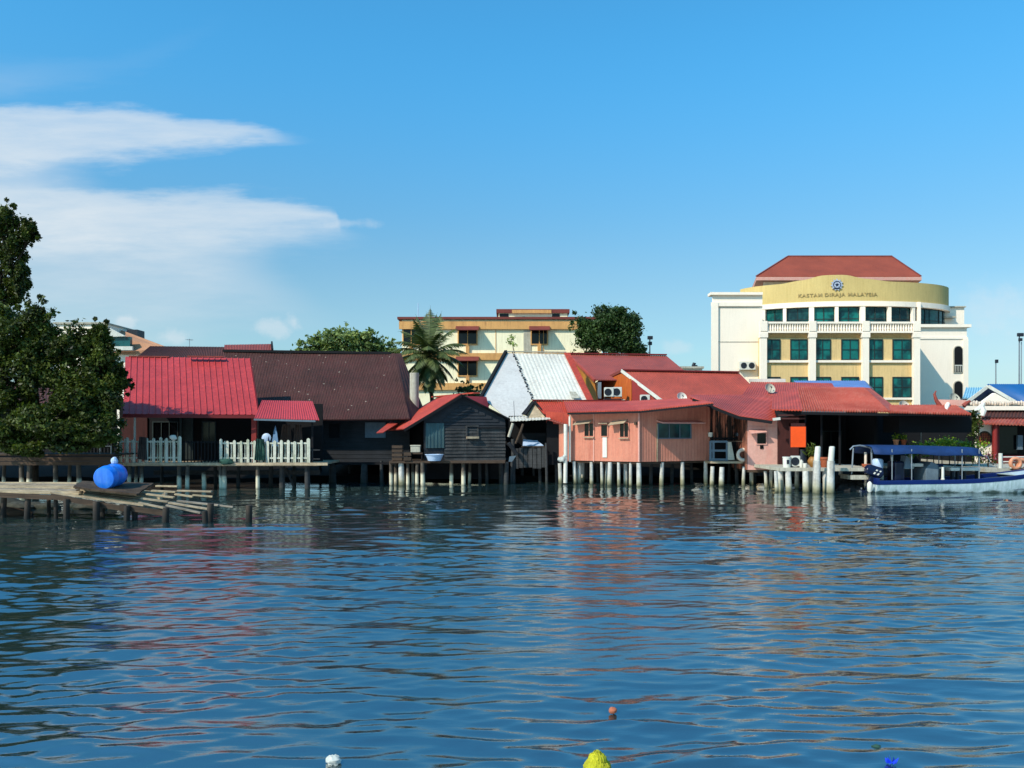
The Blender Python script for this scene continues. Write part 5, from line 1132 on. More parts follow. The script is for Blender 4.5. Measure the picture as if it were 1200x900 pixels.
x, Y = X(1061, 40.8), 40.8; mb = MB(); mb.lathe((x, Y, Z(502.5, Y)), [(.02, 0), (.2, .03), (.24, .07), (.2, .11), (.03, .14)], 18); mb.tube([(x, Y, Z(502.5, Y)+.13), (x, Y, Z(488, Y))], .01, 5)
solo('hanging_lamp', mb, M['pink_light'], 'pinkish oval lampshade hanging in the dark pavilion', 'lamp', (x, Y, Z(502.5, Y)), smooth=True)

# ------------------------------------------------------------------ boat
bx0, by, Lb = X(1027, 35.8), 36.75, 8.9
t = thing('tour_boat', 'long pale tour boat with navy gunwale, blue canvas canopy and outboard motor', 'boat', (bx0+4, by, 0))
def hullsec(f):
    bm_ = 1.02*(1-max(0, (f-.55)/.45)**2.2)+.015; keel = -.28+.55*max(0, (f-.72)/.28)**2; sh = .52+.12*f+.62*max(0, (f-.35)/.65)**2.0
    return bm_, keel, sh
def loft(fn, nst=26):
    vs, fs = [], []; m = None
    for i in range(nst+1):
        f = i/nst; pts = fn(f); m = len(pts); vs += [(bx0+f*Lb+dx*max(0, (f-.7)/.3)**2, by+y, z) for dx, y, z in pts]
    for i in range(nst):
        for j in range(m-1): q = i*m+j; fs.append((q, q+1, q+m+1, q+m))
    fs.append(tuple(range(m))[::-1]); return vs, fs
def lower(f):
    b_, k_, s_ = hullsec(f); s0 = s_-.18
    return [(.35, -b_, s0), (.15, -b_*.95, s0*.35+.02), (0, -b_*.72, k_+.12), (-.1, 0, k_), (0, b_*.72, k_+.12), (.15, b_*.95, s0*.35+.02), (.35, b_, s0)]
def upper(f):
    b_, k_, s_ = hullsec(f); s0 = s_-.18; e = .012
    return [(.55, -b_+.06, s_), (.55, -b_-.05, s_), (.5, -b_-.05, s_-.05), (.36, -b_-e, s0), (.3, -b_+.05, s0), (.5, -b_+.05, s_-.1), (.55, -b_+.06, s_)]
def upper2(f): return [(a, -y, z) for a, y, z in upper(f)]
v_, f_ = loft(lower); MB().add(v_, f_).build('hull', M['hull'], t, smooth=True)
for fn in (upper, upper2): v_, f_ = loft(fn); MB().add(v_, f_).build('gunwale', M['navy'], t, smooth=True)
MB().box(bx0+.03, bx0+.12, by-1.0, by+1.0, .28, .62).build('transom', M['navy'], t)
MB().box(bx0+.2, bx0+7.2, by-.9, by+.9, .12, .18).build('floor', M['blue_grey'], t)
v_, f_ = loft(lambda f: [(.4, -hullsec(.66+.34*f)[0]*.93, hullsec(.66+.34*f)[2]-.03), (.4, 0, hullsec(.66+.34*f)[2]+.05), (.4, hullsec(.66+.34*f)[0]*.93, hullsec(.66+.34*f)[2]-.03)], 12)
v_ = [(bx0+.66*Lb+(x_-bx0)*.34+.2, y_, z_) for x_, y_, z_ in v_]; MB().add(v_, f_).build('foredeck', M['hull'], t, smooth=True)
# canopy
cx0, cx1 = X(1023, 35.8), X(1150, 35.8); zc = Z(525, 35.8)
b = MB(); nn = 12; vs, fs = [], []
for i in range(nn+1):
    f = i/nn
    for j in range(9):
        a = (j/8-.5)*2; vs.append((cx0+(cx1-cx0)*f, by+a*1.08, zc+.12*(1-a*a)-.03*math.sin(f*math.pi*4)*abs(a)-(.24 if abs(a) > .99 else 0)-.1*f*f))
for i in range(nn):
    for j in range(8): q = i*9+j; fs.append((q, q+1, q+10, q+9))
b.add(vs, fs); co_ = b.build('canopy', M['canopy_blue'], t, smooth=True); m_ = co_.modifiers.new('thick', 'SOLIDIFY'); m_.thickness = .03
for px in (1045, 1068, 1127, 1147):
    for s in (-1, 1): MB().tube([(X(px, 35.8), by+s*.98, .55), (X(px, 35.8), by+s*.98, zc-.05)], .022, 8).build('canopy_post', M['steel'], t)
MB().tube([(X(1150, 35.8), by-1.0, zc-.3), (X(1158, 35.8), by-.9, zc-.35), (X(1163, 35.8), by-.8, zc-.6)], .02, 6).build('canopy_stay', M['steel'], t)
MB().box(X(1063, 36.5), X(1082, 36.5), by-.3, by+.5, Z(547, 36.5), Z(543, 36.5)).build('seat', M['white'], t, bevel=.03)
for a, b2 in ((1115, 1126), (1129, 1150)): MB().box(X(a, 36.2), X(b2, 36.2), by-.5, by+.1, Z(552, 36.2), Z(548, 36.2)).build('seat', M['white'], t, bevel=.03)
for px in (1118, 1124, 1132, 1147): MB().box(X(px, 36.4)-.04, X(px, 36.4)+.04, by-.3, by-.1, .18, Z(552, 36.4)).build('seat_leg', M['lamp'], t)
MB().prism([(X(1083, 36.3), by-.6, .2), (X(1098, 36.3), by-.6, .2), (X(1098, 36.3), by-.6, 1.15), (X(1090, 36.3), by-.6, 1.3), (X(1083, 36.3), by-.6, 1.0)], (0, 1.1, 0)).build('console', M['blue_grey'], t, bevel=.03)
MB().box(X(1082, 36.3), X(1120, 36.3), by+.6, by+.66, 1.02, 1.16).build('side_panel', M['canopy_blue'], t)
MB().lathe((X(1107, 35.75), by-.85, .5), [(.08, 0), (.08, .08), (.06, .1), (.055, .55), (.06, .58)], 12).build('bollard', M['white'], t, smooth=True)
MB().box(X(1048, 36.4), X(1060, 36.4), by-.4, by+.4, .2, 1.3).build('engine_cover', M['navy_dark'], t, bevel=.06)
MB().prism([(X(1058, 36.4), by-.5, 1.0), (X(1066, 36.4), by-.5, 1.0), (X(1064, 36.4), by-.5, 1.45), (X(1060, 36.4), by-.5, 1.55)], (0, .5, 0)).build('windscreen', M['blue_grey'], t)
# outboard motor
xo, yo = X(1024, 36.2), 36.25
mo = thing('outboard_motor', 'navy outboard motor with white stripes tilted on the stern of the tour boat', 'motor', (xo, yo, .2))
Mx = Matrix.Translation((xo, yo, .78)) @ Matrix.Rotation(R(18), 4, 'Y')
MB(Mx).add([(-.36, -.2, -.1), (.3, -.2, -.1), (.3, .2, -.1), (-.36, .2, -.1), (-.42, -.22, .1), (.36, -.22, .1), (.36, .22, .1), (-.42, .22, .1), (-.3, -.16, .34), (.26, -.16, .34), (.26, .16, .34), (-.3, .16, .34)],
    [(3, 2, 1, 0), (0, 1, 5, 4), (1, 2, 6, 5), (2, 3, 7, 6), (3, 0, 4, 7), (4, 5, 9, 8), (5, 6, 10, 9), (6, 7, 11, 10), (7, 4, 8, 11), (8, 9, 10, 11)]).build('cowling', M['navy_dark'], mo, smooth=False, bevel=.05)
b = MB(Mx)
for i in range(2): b.prism([(-.1+i*.16, -.225, -.02), (-.03+i*.16, -.225, -.02), (.06+i*.16, -.205, .2), (-.01+i*.16, -.205, .2)], (0, .01, 0))
b.build('stripe', M['white'], mo)
MB(Mx).box(-.12, .12, -.09, .09, -.75, -.1).build('leg', M['navy_dark'], mo, bevel=.03)
MB(Mx).prism([(-.34, -.02, -.78), (.2, -.02, -.78), (.12, -.02, -.9), (-.2, -.02, -.98)], (0, .04, 0)).build('skeg', M['navy_dark'], mo)
b = MB(Mx); 
for a in range(3): b.prism([(-.3, 0, -.84), (-.31, .05*math.cos(a*2.09)-.12*math.sin(a*2.09), -.84+.05*math.sin(a*2.09)+.12*math.cos(a*2.09)), (-.3, -.05*math.cos(a*2.09)-.12*math.sin(a*2.09), -.84-.05*math.sin(a*2.09)+.12*math.cos(a*2.09))], (.02, 0, 0))
b.build('propeller', M['steel'], mo)
MB(Mx).box(.1, .44, -.12, .12, -.3, -.12).build('clamp', M['lamp'], mo)
x, Y = X(1031, 36.3), 36.5; mb = MB(); mb.lathe((x, Y, Z(546, Y)-.12), [(.2, 0), (.22, .1), (.22, .36), (.18, .42), (.08, .44)], 18)
solo('fuel_container', mb, M['pale_blue'], 'pale blue rounded container at the stern above the outboard motor', 'container', (x, Y, Z(546, Y)-.12), smooth=True)
x, Y = X(1022.5, 36.2), 36.9; mb = MB(); mb.tube([(x, Y, .2), (x, Y, Z(530, Y))], .06, 10)
solo('stern_pole', mb, M['lifebuoy_w'], 'pinkish white pole standing at the stern under the blue canopy', 'pole', (x, Y, .2), smooth=True)
x, Y = X(1021, 35.7), 35.85; mb = MB(); mb.lathe((x, Y, .02), [(.05, 0), (.1, .06), (.11, .3), (.1, .38), (.03, .46)], 14)
solo('boat_fender', mb, M['white'], 'white fender hanging at the waterline left of the outboard motor', 'fender', (x, Y, .02), smooth=True)

# ------------------------------------------------------------------ right dock
Yd = 38.6
t = thing('dock', 'small concrete dock with white posts and rails at the right, behind the boat bow', 'dock', (X(1185, Yd), Yd, 0))
MB().box(X(1150, Yd), X(1290, Yd), Yd-.3, 44, .75, .92).build('slab', M['concrete'], t)
MB().tube([(X(1169.5, Yd), Yd-.2, .92), (X(1169.5, Yd), Yd-.2, Z(531, Yd))], .085, 12).build('post', M['white'], t, smooth=True)
for py in (535.5, 541): MB().tube([(X(1170, Yd), Yd-.18, Z(py, Yd)), (X(1290, Yd), Yd-.18, Z(py-.5, Yd))], .03, 8).build('rail', M['white'], t)
MB().tube([(X(1230, Yd), Yd-.2, .92), (X(1230, Yd), Yd-.2, Z(531, Yd))], .085, 12).build('post', M['white'], t, smooth=True)
MB().tube([(X(1179.5, Yd), Yd-.35, .92), (X(1179.5, Yd), Yd-.35, Z(547, Yd))], .06, 10).build('bollard', M['white'], t, smooth=True)
stilts(t, [(1160, Yd), (1185, Yd), (1215, Yd), (1250, Yd)], M['stilt'], zt=.75)
for px, py, mt, lab in ((1190, 543, 'lifebuoy', 'weathered orange lifebuoy hanging on the white dock rail'), (1197.5, 544.5, 'lifebuoy', 'second orange lifebuoy half behind the first on the dock rail at the right edge')):
    Y = Yd-.36+(.14 if px > 1195 else 0); x = X(px, Y)
    t2 = thing('lifebuoy', lab, 'lifebuoy', (x, Y, Z(py, Y)), 'lifebuoys')
    MB().torus((x, Y, Z(py, Y)), .22, .085).build('ring', M[mt], t2, smooth=True)
    b = MB()
    for a in range(4): b.torus((x+.22*math.cos(a*math.pi/2+.6), Y, Z(py, Y)+.22*math.sin(a*math.pi/2+.6)), .09, .012, axis='z' if a % 2 else 'y', n=14, m=5)
    b.build('rope', M['concrete'], t2)
x, Y = X(1158, 39.5), 39.5; t = thing('flowering_bush', 'dark bush with pink blossoms beside the white dock post', 'bush', (x, Y, .92))
MB().tube([(x, Y, .9), (x, Y, 1.6)], .03, 6).build('stem', M['bark'], t)
leaf_mesh('foliage', add_leaves([(x, Y, 1.35), (x-.4, Y, 1.3), (x+.3, Y, 1.25)], [(.4, .35, .35)]*3, [160, 120, 100], .1), M['leaf_dark'], t, (x, Y, .92))
leaf_mesh('blossom', add_leaves([(x, Y-.2, 1.5), (x+.25, Y-.2, 1.35), (x-.3, Y-.2, 1.45)], [(.3, .2, .2)]*3, [26, 22, 16], .09), M['flower'], t, (x, Y, .92))

# ------------------------------------------------------------------ temple on the right
Y = 46
t = thing('temple', 'small temple with red posts, lattice window and ornamented cream ridge at the right edge', 'temple', (X(1190, Y), Y, .9))
MB().box(X(1142, Y), X(1300, Y), Y+.8, Y+6, .8, Z(490, Y)).build('wall', M['dark'], t)
MB().box(X(1144, Y), X(1162, Y), Y, Y+.15, .9, Z(497, Y)).build('front_wall', M['cream'], t)
MB().sheet(P(1141, 495, Y-.8), P(1300, 499, Y-.8), P(1300, 489, Y+.8), P(1147, 489.5, Y+.8), .1, 40, .03).build('porch_roof', M['tile_red'], t)
MB().sheet(P(1150, 489, Y+.4), P(1300, 489, Y+.4), P(1300, 479.5, Y+1.8), P(1153, 479.5, Y+1.8), .1, 36, .03).build('roof', M['brown_roof2'], t)
MB().box(X(1136, Y), X(1300, Y), Y+1.2, Y+1.7, Z(480, Y), Z(475, Y)).build('ridge_beam', M['cream'], t)
b = MB()
for i in range(26):
    px = 1138+i*3.1; b.ball(P(px, 472.5+U(-.8, .8), Y+1.4), (U(.05, .1), .1, U(.1, .17)), 8, 5, .2)
b.build('ridge_figures', M['lifebuoy_w'], t)
for pts, r_ in (([P(1131, 488, Y), P(1138, 485, Y), P(1145, 481, Y), P(1151, 475.5, Y), P(1153, 472, Y)], [.06, .12, .15, .14, .06]), ([P(1150, 476, Y), P(1152, 482, Y-.1), P(1151, 488, Y-.2)], [.12, .18, .1])):
    MB().tube(pts, r_, 8).build('swallowtail_ridge', M['white'], t, smooth=True)
MB().prism([P(1148, 473.5, Y+2), P(1190, 473.5, Y+2), P(1166, 460.5, Y+2)], (0, .3, 0)).build('pediment', M['cream'], t)
for px in (1166, 1222): MB().tube([P(px, 541, Y-.5), P(px, 497, Y-.5)], .13, 12).build('post', M['crimson'], t, smooth=True)
for px in (1163, 1169): MB().box(X(px, Y)-.04, X(px, Y)+.04, Y-.1, Y+.1, .9, Z(498, Y)).build('door_jamb', M['dark_red'], t)
x, z = X(1153.5, Y), Z(514, Y)
f = MB(); f.torus((x, Y-.03, z), .36, .05, n=24, m=6); wo_ = f.build('window', M['brown_wood'], t, smooth=True)
b = MB()
for i in range(-2, 3): b.beam((x+i*.12, Y-.03, z-.33*math.cos(i*.5)), (x+i*.12, Y-.03, z+.33*math.cos(i*.5)), .03, .03).beam((x-.33*math.cos(i*.5), Y-.02, z+i*.12), (x+.33*math.cos(i*.5), Y-.02, z+i*.12), .03, .03)
b.build('lattice', M['terracotta'], wo_)
MB().lathe((x, Y-.008, z), [(.35, 0), (.35, .004)], 24, 'y').build('backing', M['dark_red'], wo_)
MB().box(X(1172, Y), X(1196, Y), Y+.3, Y+.45, .9, Z(499, Y)).build('doorway', M['black_glass'], t)
MB().box(X(1194, Y), X(1200, Y), Y+.1, Y+.25, Z(527, Y), Z(510, Y)).build('side_panel', M['blue_grey'], t)
MB().box(X(1168, 44), X(1300, 44), 44, 44.1, .9, Z(534, 44)).build('low_wall', M['dark_red'], t)
MB().box(X(1138, Y), X(1300, Y), 44.1, 52, .6, .9).build('plinth', M['concrete'], t)
# blue roofed hall behind the temple
Y = 60; t = thing('blue_roof_hall', 'hall with bright blue metal gable roof behind the temple', 'building', (X(1180, Y), Y, G))
ap = P(1158, 450, Y); 
MB().sheet(P(1193, 472, Y-1), P(1330, 474, Y-1), P(1296, 450, Y+6), ap, .1, 60, .03, rows=3).build('roof', M['blue_roof'], t)
MB().sheet(P(1128, 473, Y-.3), P(1131, 473, Y+6), P(1160, 450.5, Y+6), ap+Vector((0, 0, .02)), .1).build('roof', M['blue_roof'], t)
MB().beam(P(1129, 474.5, Y-.5), P(1158, 452.5, Y-.5), .1, .22).build('verge_board', M['white'], t)
MB().beam(P(1158, 452.5, Y-.6), P(1189, 470.5, Y-1.2), .1, .22).build('verge_board', M['white'], t)
MB().prism([P(1133, 474, Y-.1), P(1158, 454, Y-.1), P(1190, 474, Y-.1)], (0, .2, 0)).build('gable_wall', M['navy_dark'], t)
MB().prism([P(1172, 453, Y+4.3), P(1183, 453, Y+4.3), P(1190, 458, Y+2.9), P(1179, 458, Y+2.9)], (0, -.05, .18)).build('skylight', M['cyan_sheet'], t)
MB().box(X(1133, Y), X(1330, Y), Y+.2, Y+6, G-.2, Z(474, Y)).build('wall', M['cream'], t)
Y = 74; t = thing('cyan_roof_shed', 'distant shed with pale cyan sheet roof between the government building and the blue roofed hall', 'shed', (X(1142, Y), Y, G))
MB().sheet(P(1128, 466, Y), P(1165, 466, Y), P(1165, 454, Y+4), P(1132, 454, Y+4), .1, 12, .05).build('roof', M['cyan_sheet'], t)
MB().box(X(1130, Y), X(1163, Y), Y+.2, Y+4, G-.2, Z(467, Y)).build('wall', M['blue_grey'], t)
dish('pale satellite dish behind the cream ridge of the pavilion roof', P(1117, 468.5, 47), .33, M['concrete'])
dish('white satellite dish above the eave in the middle of the pavilion roof', P(1058, 478, 43), .33, M['lifebuoy_w'])
for px, Y, top, lab, wd in ((1194.5, 80, 390.5, 'tall floodlight mast at the right edge above the blue roofed hall', .28), (1167, 100, 421.5, 'short thin lamp mast left of the tall floodlight mast', .16)):
    x = X(px, Y); t = thing('floodlight_mast', lab, 'floodlight', (x, Y, G), 'floodlight masts')
    MB().tube([(x, Y, G-.2), (x, Y, Z(top+3, Y))], [.1, .06], 8).build('pole', M['steel'], t)
    MB().box(x-wd, x+wd, Y-.28, Y-.06, Z(top+4, Y), Z(top, Y)).build('lamp_head', M['lamp'], t, bevel=.03)
    if wd > .2:
        MB().box(x-.15, x+.15, Y-.28, Y-.06, Z(top+9.5, Y), Z(top+6, Y)).build('lamp_head', M['lamp'], t, bevel=.03)
        MB().tube([(x+.2, Y, G), (x+.2, Y, Z(top+10, Y))], .04, 6).build('cable', M['steel'], t)
# ------------------------------------------------------------------ government building
Y = 80.8
t = thing('government_building', 'large cream and mustard office building with curved upper storey and brick red hip roof', 'building', (X(980, Y), Y+6, G))
ex, ey, ea, eb = 34.75, 90.0, 10.95, 5.6
def ell(th, k_=0.0): 
    n = Vector((math.sin(th)/ea, -math.cos(th)/eb, 0)).normalized()
    return Vector((ex+ea*math.sin(th), ey-eb*math.cos(th), 0))+n*k_
def th_px(px):
    lo, hi = -1.5, 1.5
    for _ in range(40):
        m_ = (lo+hi)/2; p = ell(m_)
        if p.x/p.y*F+600 < px: lo = m_
        else: hi = m_
    return lo
def arcband(th0, th1, z0, z1, k0, k1, n=40):
    """curved wall strip between offsets k0 (inner) and k1 (outer); z1 may be a function of the angle"""
    mb = MB(); vs = []
    for i in range(n+1):
        th = th0+(th1-th0)*i/n; zt = z1(th) if callable(z1) else z1
        a, b_ = ell(th, k0), ell(th, k1)
        vs += [(a.x, a.y, z0), (b_.x, b_.y, z0), (b_.x, b_.y, zt), (a.x, a.y, zt)]
    fs = []
    for i in range(n):
        q = i*4
        for j in range(4): fs.append((q+j, q+(j+1) % 4, q+4+(j+1) % 4, q+4+j))
    fs += [(0, 3, 2, 1), (n*4, n*4+1, n*4+2, n*4+3)]
    return mb.add(vs, fs)
hc = th_px(977)
def ftop(th):
    d = abs(th-hc)/.20
    h = .62*math.exp(-d**4) if d < 2 else 0
    s_ = .28*math.exp(-(abs(th-hc)/.42)**6)
    return 16.95+h*.62+s_
arcband(-1.45, 1.9, 15.0, ftop, -.4, 0, 90).build('curved_parapet', M['fascia'], t)
arcband(-1.45, 1.9, 14.5, 14.995, -.6, .12).build('curved_beam', M['cream'], t)
arcband(-1.40, 1.85, 12.2, 14.495, -.9, -.55).build('curved_inner_wall', M['dark_glass'], t)
arcband(-1.45, 1.9, 12.0, 12.45, -.55, -.02).build('curved_sill', M['cream'], t)
cols = [895, 919.5, 951, 980.5, 1011, 1042.5, 1070.5]
for px in cols:
    th = th_px(px); p = ell(th, -.1); MB(Matrix.Translation(p) @ Matrix.Rotation(math.atan2(eb*math.sin(th), ea*math.cos(th)), 4, 'Z')).box(-.16 if px not in (951, 1011) else -.24, .16 if px not in (951, 1011) else .24, -.16, .16, 12.46, 14.49).build('upper_column', M['cream'], t)
for a, b_, mt in ((897.5, 917.5, 'green_glass'), (922, 948, 'dark_glass'), (954, 978, 'green_glass'), (983, 1008, 'green_glass'), (1014, 1040, 'dark_glass'), (1045, 1068, 'dark_glass'), (1073.5, 1092, 'dark_glass'), (1093, 1107, 'dark_glass')):
    t0, t1 = th_px(a), (th_px(b_) if b_ < 1100 else 1.25)
    g_ = arcband(t0, t1, 12.5, 14.45, -.42, -.36, 8).build('upper_window', M[mt], t)
    f = MB()
    for s_ in (.5,) if b_ < 1090 else (.4, .7):
        p = ell(t0+(t1-t0)*s_, -.33); f.beam((p.x, p.y, 12.5), (p.x, p.y, 14.45), .07, .07, (0, 1, 0))
    for zz in (13.3, 14.42):
        for i in range(6):
            p, q = ell(t0+(t1-t0)*i/6, -.33), ell(t0+(t1-t0)*(i+1)/6, -.33); f.beam((p.x, p.y, zz), (q.x, q.y, zz), .05, .05)
    f.build('glazing_bars', M['dark_green'], g_)
p = ell(th_px(1075.5), .1); MB().box(p.x-.14, p.x+.14, p.y-.2, p.y+.1, 12.0, 15.0).build('flagpole_column', M['cream'], t)
# slab under the curved storey
MB().box(X(893, Y)+.2, X(1073, Y)-.05, Y+.02, Y+5.5, 11.845, 12.0).build('terrace_slab', M['cream'], t)
# badge and lettering
th = th_px(980.5); p = ell(th, .06); ang = math.atan2(eb*math.sin(th), ea*math.cos(th))
Mx = Matrix.Translation((p.x, p.y, 16.62)) @ Matrix.Rotation(ang, 4, 'Z')
b = MB(Mx); pts = []
for i in range(22): r_ = .62 if i % 2 == 0 else .44; pts.append((r_*math.cos(i*math.pi/11+math.pi/2), 0, r_*math.sin(i*math.pi/11+math.pi/2)))
b.prism(pts, (0, -.06, 0)); bd = b.build('badge', M['silver'], t)
b = MB(Mx); b.torus((0, -.08, 0), .34, .035, n=20, m=6)
b.prism([(.2*math.cos(i*math.pi/5+math.pi/2)*(1 if i % 2 == 0 else .45), -.065, .2*math.sin(i*math.pi/5+math.pi/2)*(1 if i % 2 == 0 else .45)) for i in range(10)], (0, -.03, 0))
b.prism([(-.3, -.065, -.42), (.3, -.065, -.42), (.36, -.065, -.34), (-.36, -.065, -.34)], (0, -.03, 0)); b.build('badge_device', M['navy_dark'], bd)
def glyphs(body):
    cu = bpy.data.curves.new('lettering', 'FONT'); cu.body = body; cu.size = 1; cu.space_character = 1.15; cu.offset = .012
    to = bpy.data.objects.new('lettering_source', cu); col.objects.link(to); bpy.context.view_layer.update()
    me = bpy.data.meshes.new_from_object(to.evaluated_get(bpy.context.evaluated_depsgraph_get())); bpy.data.objects.remove(to)
    vs = [tuple(v_.co) for v_ in me.vertices]; fs = [tuple(p_.vertices) for p_ in me.polygons]; bpy.data.meshes.remove(me)
    return vs, fs
off = 0; gap = .42; words_ = []
for wd in ('KASTAM', 'DIRAJA', 'MALAYSIA'):
    vs, fs = glyphs(wd); words_.append((off, vs, fs)); off += max(v_[0] for v_ in vs)+gap
tot = off-gap
for o_, v0, fs in words_:
    b = MB(); vs = []; nv = len(v0)
    for k0 in (.07, .012):
        for x_, y_, _ in v0:
            q = ell(th_px(935+93*(o_+x_)/tot), k0); vs.append((q.x, q.y, 15.5+y_*.46))
    ed = {}
    for f_ in fs:
        for i in range(len(f_)): e_ = (f_[i], f_[(i+1) % len(f_)]); ed.setdefault(tuple(sorted(e_)), []).append(e_)
    b.add(vs, fs+[(e_[0][0], e_[0][1], e_[0][1]+nv, e_[0][0]+nv) for e_ in ed.values() if len(e_) == 1]); b.build('lettered_word', M['letter'], t)
# main facade
W = Wall(893, Y, 1073, Y)
MB(W.M).box(0, W.L, 0, 5.6, G-.3, 11.84).build('facade_wall', M['ochre'], t)
cpx = [893.5, 950.5, 1012.5, 1072]
for px in cpx:
    c = W.u(px); MB(W.M).box(c-.3, c+.3, -.45, -.003, G-.2, 11.4).box(c-.38, c+.38, -.52, -.003, 11.4, 11.83).build('column', M['cream'], t)
    MB(W.M).box(c-.33, c+.33, -.5, 0, 12.0, 12.95).build('balustrade_pier', M['cream'], t)
MB(W.M).box(-.3, W.L+.3, -.44, 0.02, 11.843, 12.02).build('balcony_edge', M['cream'], t)
for i in range(3):
    a, b_ = W.u(cpx[i])+.33, W.u(cpx[i+1])-.33
    f = MB(W.M); f.box(a, b_, -.4, -.15, 12.72, 12.9)
    n = 17
    for j in range(n):
        c = a+(b_-a)*(j+.5)/n; f.lathe((c, -.27, 12.03), [(.07, 0), (.1, .2), (.055, .45), (.08, .68)], 7)
    f.box(a, b_, -.13, -.08, 12.03, 12.7); f.build('balustrade', M['cream'], t)
    MB(W.M).box(a-.03, b_+.03, -.2, -.003, W.z(1000, 425), W.z(1000, 422.3)).build('sill_band', M['cream'], t)
    MB(W.M).box(a-.03, b_+.03, -.2, -.003, W.z(1000, 468.5), W.z(1000, 466)).build('sill_band', M['cream'], t)
    MB(W.M).box(a-.03, b_+.03, -.1, -.003, W.z(1000, 395.5), W.z(1000, 392.8)).build('head_band', M['ochre_band'], t)
for a, b_ in ((894.8, 914), (926.3, 946), (954.5, 973), (986, 1006), (1014.8, 1034), (1046, 1067.5)):
    for y0, y1 in ((398.5, 421), (442.5, 465)):
        window(t, W, a+.5, b_-.5, y0, y1, M['dark_green'], M['green_glass'], .07, .09, 1, 1)
for c_ in t.children:
    if c_.name.split('.')[0] in ('curved_parapet', 'curved_beam', 'curved_inner_wall', 'upper_column', 'upper_window', 'badge', 'lettered_word', 'flagpole_column'): c_.location.z += .45
# side return, right block
x1 = W.p1.x
MB().prism([(x1-.3, Y+.02, G-.3), (x1+.012, Y+.02, G-.3), (x1+.9, 85.1, G-.3), (x1-.3, 85.1, G-.3)], (0, 0, 13.0-G+.3)).build('side_wall', M['cream'], t)
Wr = Wall(1056, 85.0, 1133, 85.0)
MB(Wr.M).box(0, Wr.L, 0, 9, G-.3, 12.9).build('east_wing_wall', M['cream'], t)
MB(Wr.M).box(1.35, Wr.L+.3, -.3, 9.2, 12.9, 13.2).build('east_wing_cornice', M['cream'], t)
MB(Wr.M).box(0, Wr.L+.08, -.08, -.003, 11.75, 11.95).build('string_course', M['cream'], t)
MB(Wr.M).box(Wr.L-.42, Wr.L+.1, -.12, -.003, G, 11.75).build('corner_pilaster', M['cream'], t)
MB().box(X(1100, 89), X(1130, 89), 89, 95, 12.9, Z(360.5, 89)).build('east_upper_wall', M['cream'], t); MB().box(X(1099, 89), X(1131, 89), 88.8, 95, Z(360.4, 89), Z(359, 89)).build('east_upper_coping', M['concrete'], t)
MB().box(X(1108, 88), X(1122, 88), 88.2, 89, Z(372, 88), Z(370, 88)).build('east_ledge', M['concrete'], t)
for y0, y1 in ((406, 436), (447, 473)):
    c = Wr.u(1122.5); hw = .40; z1, z0 = Wr.z(1122, y0), Wr.z(1122, y1)
    def arch(hw, z0, z1, w_): return [(c-hw, w_, z0), (c+hw, w_, z0)]+[(c+hw*math.cos(i*math.pi/10), w_, z1-hw+hw*math.sin(i*math.pi/10)) for i in range(11)]
    f = MB(Wr.M); f.prism(arch(hw+.08, z0-.08, z1+.08, -.1), (0, .09, 0)); fo = f.build('arched_window', M['concrete'], t)
    f = MB(Wr.M); f.prism(arch(hw, z0, z1, -.115), (0, .01, 0)); f.build('pane', M['dark'], fo)
    if y0 < 440:
        f = MB(Wr.M); f.box(c-hw+.02, c+hw-.02, -.16, -.13, z0+.62, z0+.7)
        for j in range(5): f.box(c-hw+.06+j*.17, c-hw+.1+j*.17, -.155, -.135, z0+.02, z0+.62)
        f.build('window_rail', M['white'], fo)
# left block
Yl = 82.0; zt = Z(343.5, Yl)
pl = [(X(834.5, Yl), Yl), (X(893.5, Yl), Yl), (X(893.5, Yl), 96), (X(836, 96), 96)]
b = MB(); b.prism([(x_, y_, G-.3) for x_, y_ in pl], (0, 0, zt-G+.1)); b.build('west_wing_wall', M['cream'], t)
Wl = Wall(834.5, Yl, 893.5, Yl)
MB(Wl.M).box(-.2, Wl.L-.05, -.3, 1, zt-.2, zt+.05).build('west_cornice', M['cream'], t)
MB(Wl.M).box(-.12, Wl.L-.05, -.14, -.003, Wl.z(860, 359), Wl.z(860, 354.5)).build('west_string_course', M['cream'], t)
MB(Wl.M).box(-.1, .55, -.2, -.003, G, Wl.z(860, 354.6)).build('west_pilaster', M['cream'], t)
for py in (361, 401): MB(Wl.M).box(.56, Wl.L-.3, -.03, -.003, Wl.z(860, py), Wl.z(860, py-.8)).build('panel_joint', M['concrete'], t)
ac_unit('large twin fan condenser high on the blank cream wall of the government building', X(876, 81.6), 81.7, Z(434, 81.6), 1.5, .85, .4, fans=2)
# hip roof
e = [P(886.5, 323.5, 88), P(1079, 323.5, 88), Vector((45.5, 101, P(0, 323.5, 88).z)), Vector((28, 101, P(0, 323.5, 88).z))]
r0, r1 = P(923, 300.5, 93.5), P(1045, 300.5, 93.5)
b = MB(); lo = [v_-Vector((0, 0, .1)) for v_ in e]
b.add(e+[r0, r1]+lo, [(0, 1, 5, 4), (1, 2, 5), (2, 3, 4, 5), (3, 0, 4), (9, 8, 7, 6), (0, 6, 7, 1), (1, 7, 8, 2), (2, 8, 9, 3), (3, 9, 6, 0)]); b.build('hip_roof', M['brick_roof'], t)
b = MB(); b.beam(r0, r1, .3, .16).beam(e[0], r0, .2, .1).beam(e[1], r1, .2, .1); b.build('ridge_tiles', M['awning'], t)
zE = e[0].z
b = MB(); b.prism([(e[0].x-.05, 87.9, zE-.45), (e[1].x+.05, 87.9, zE-.45), (e[2].x, 101, zE-.45), (e[3].x, 101, zE-.45)], (0, 0, .34)); b.build('roof_fascia', M['pink_light'], t)
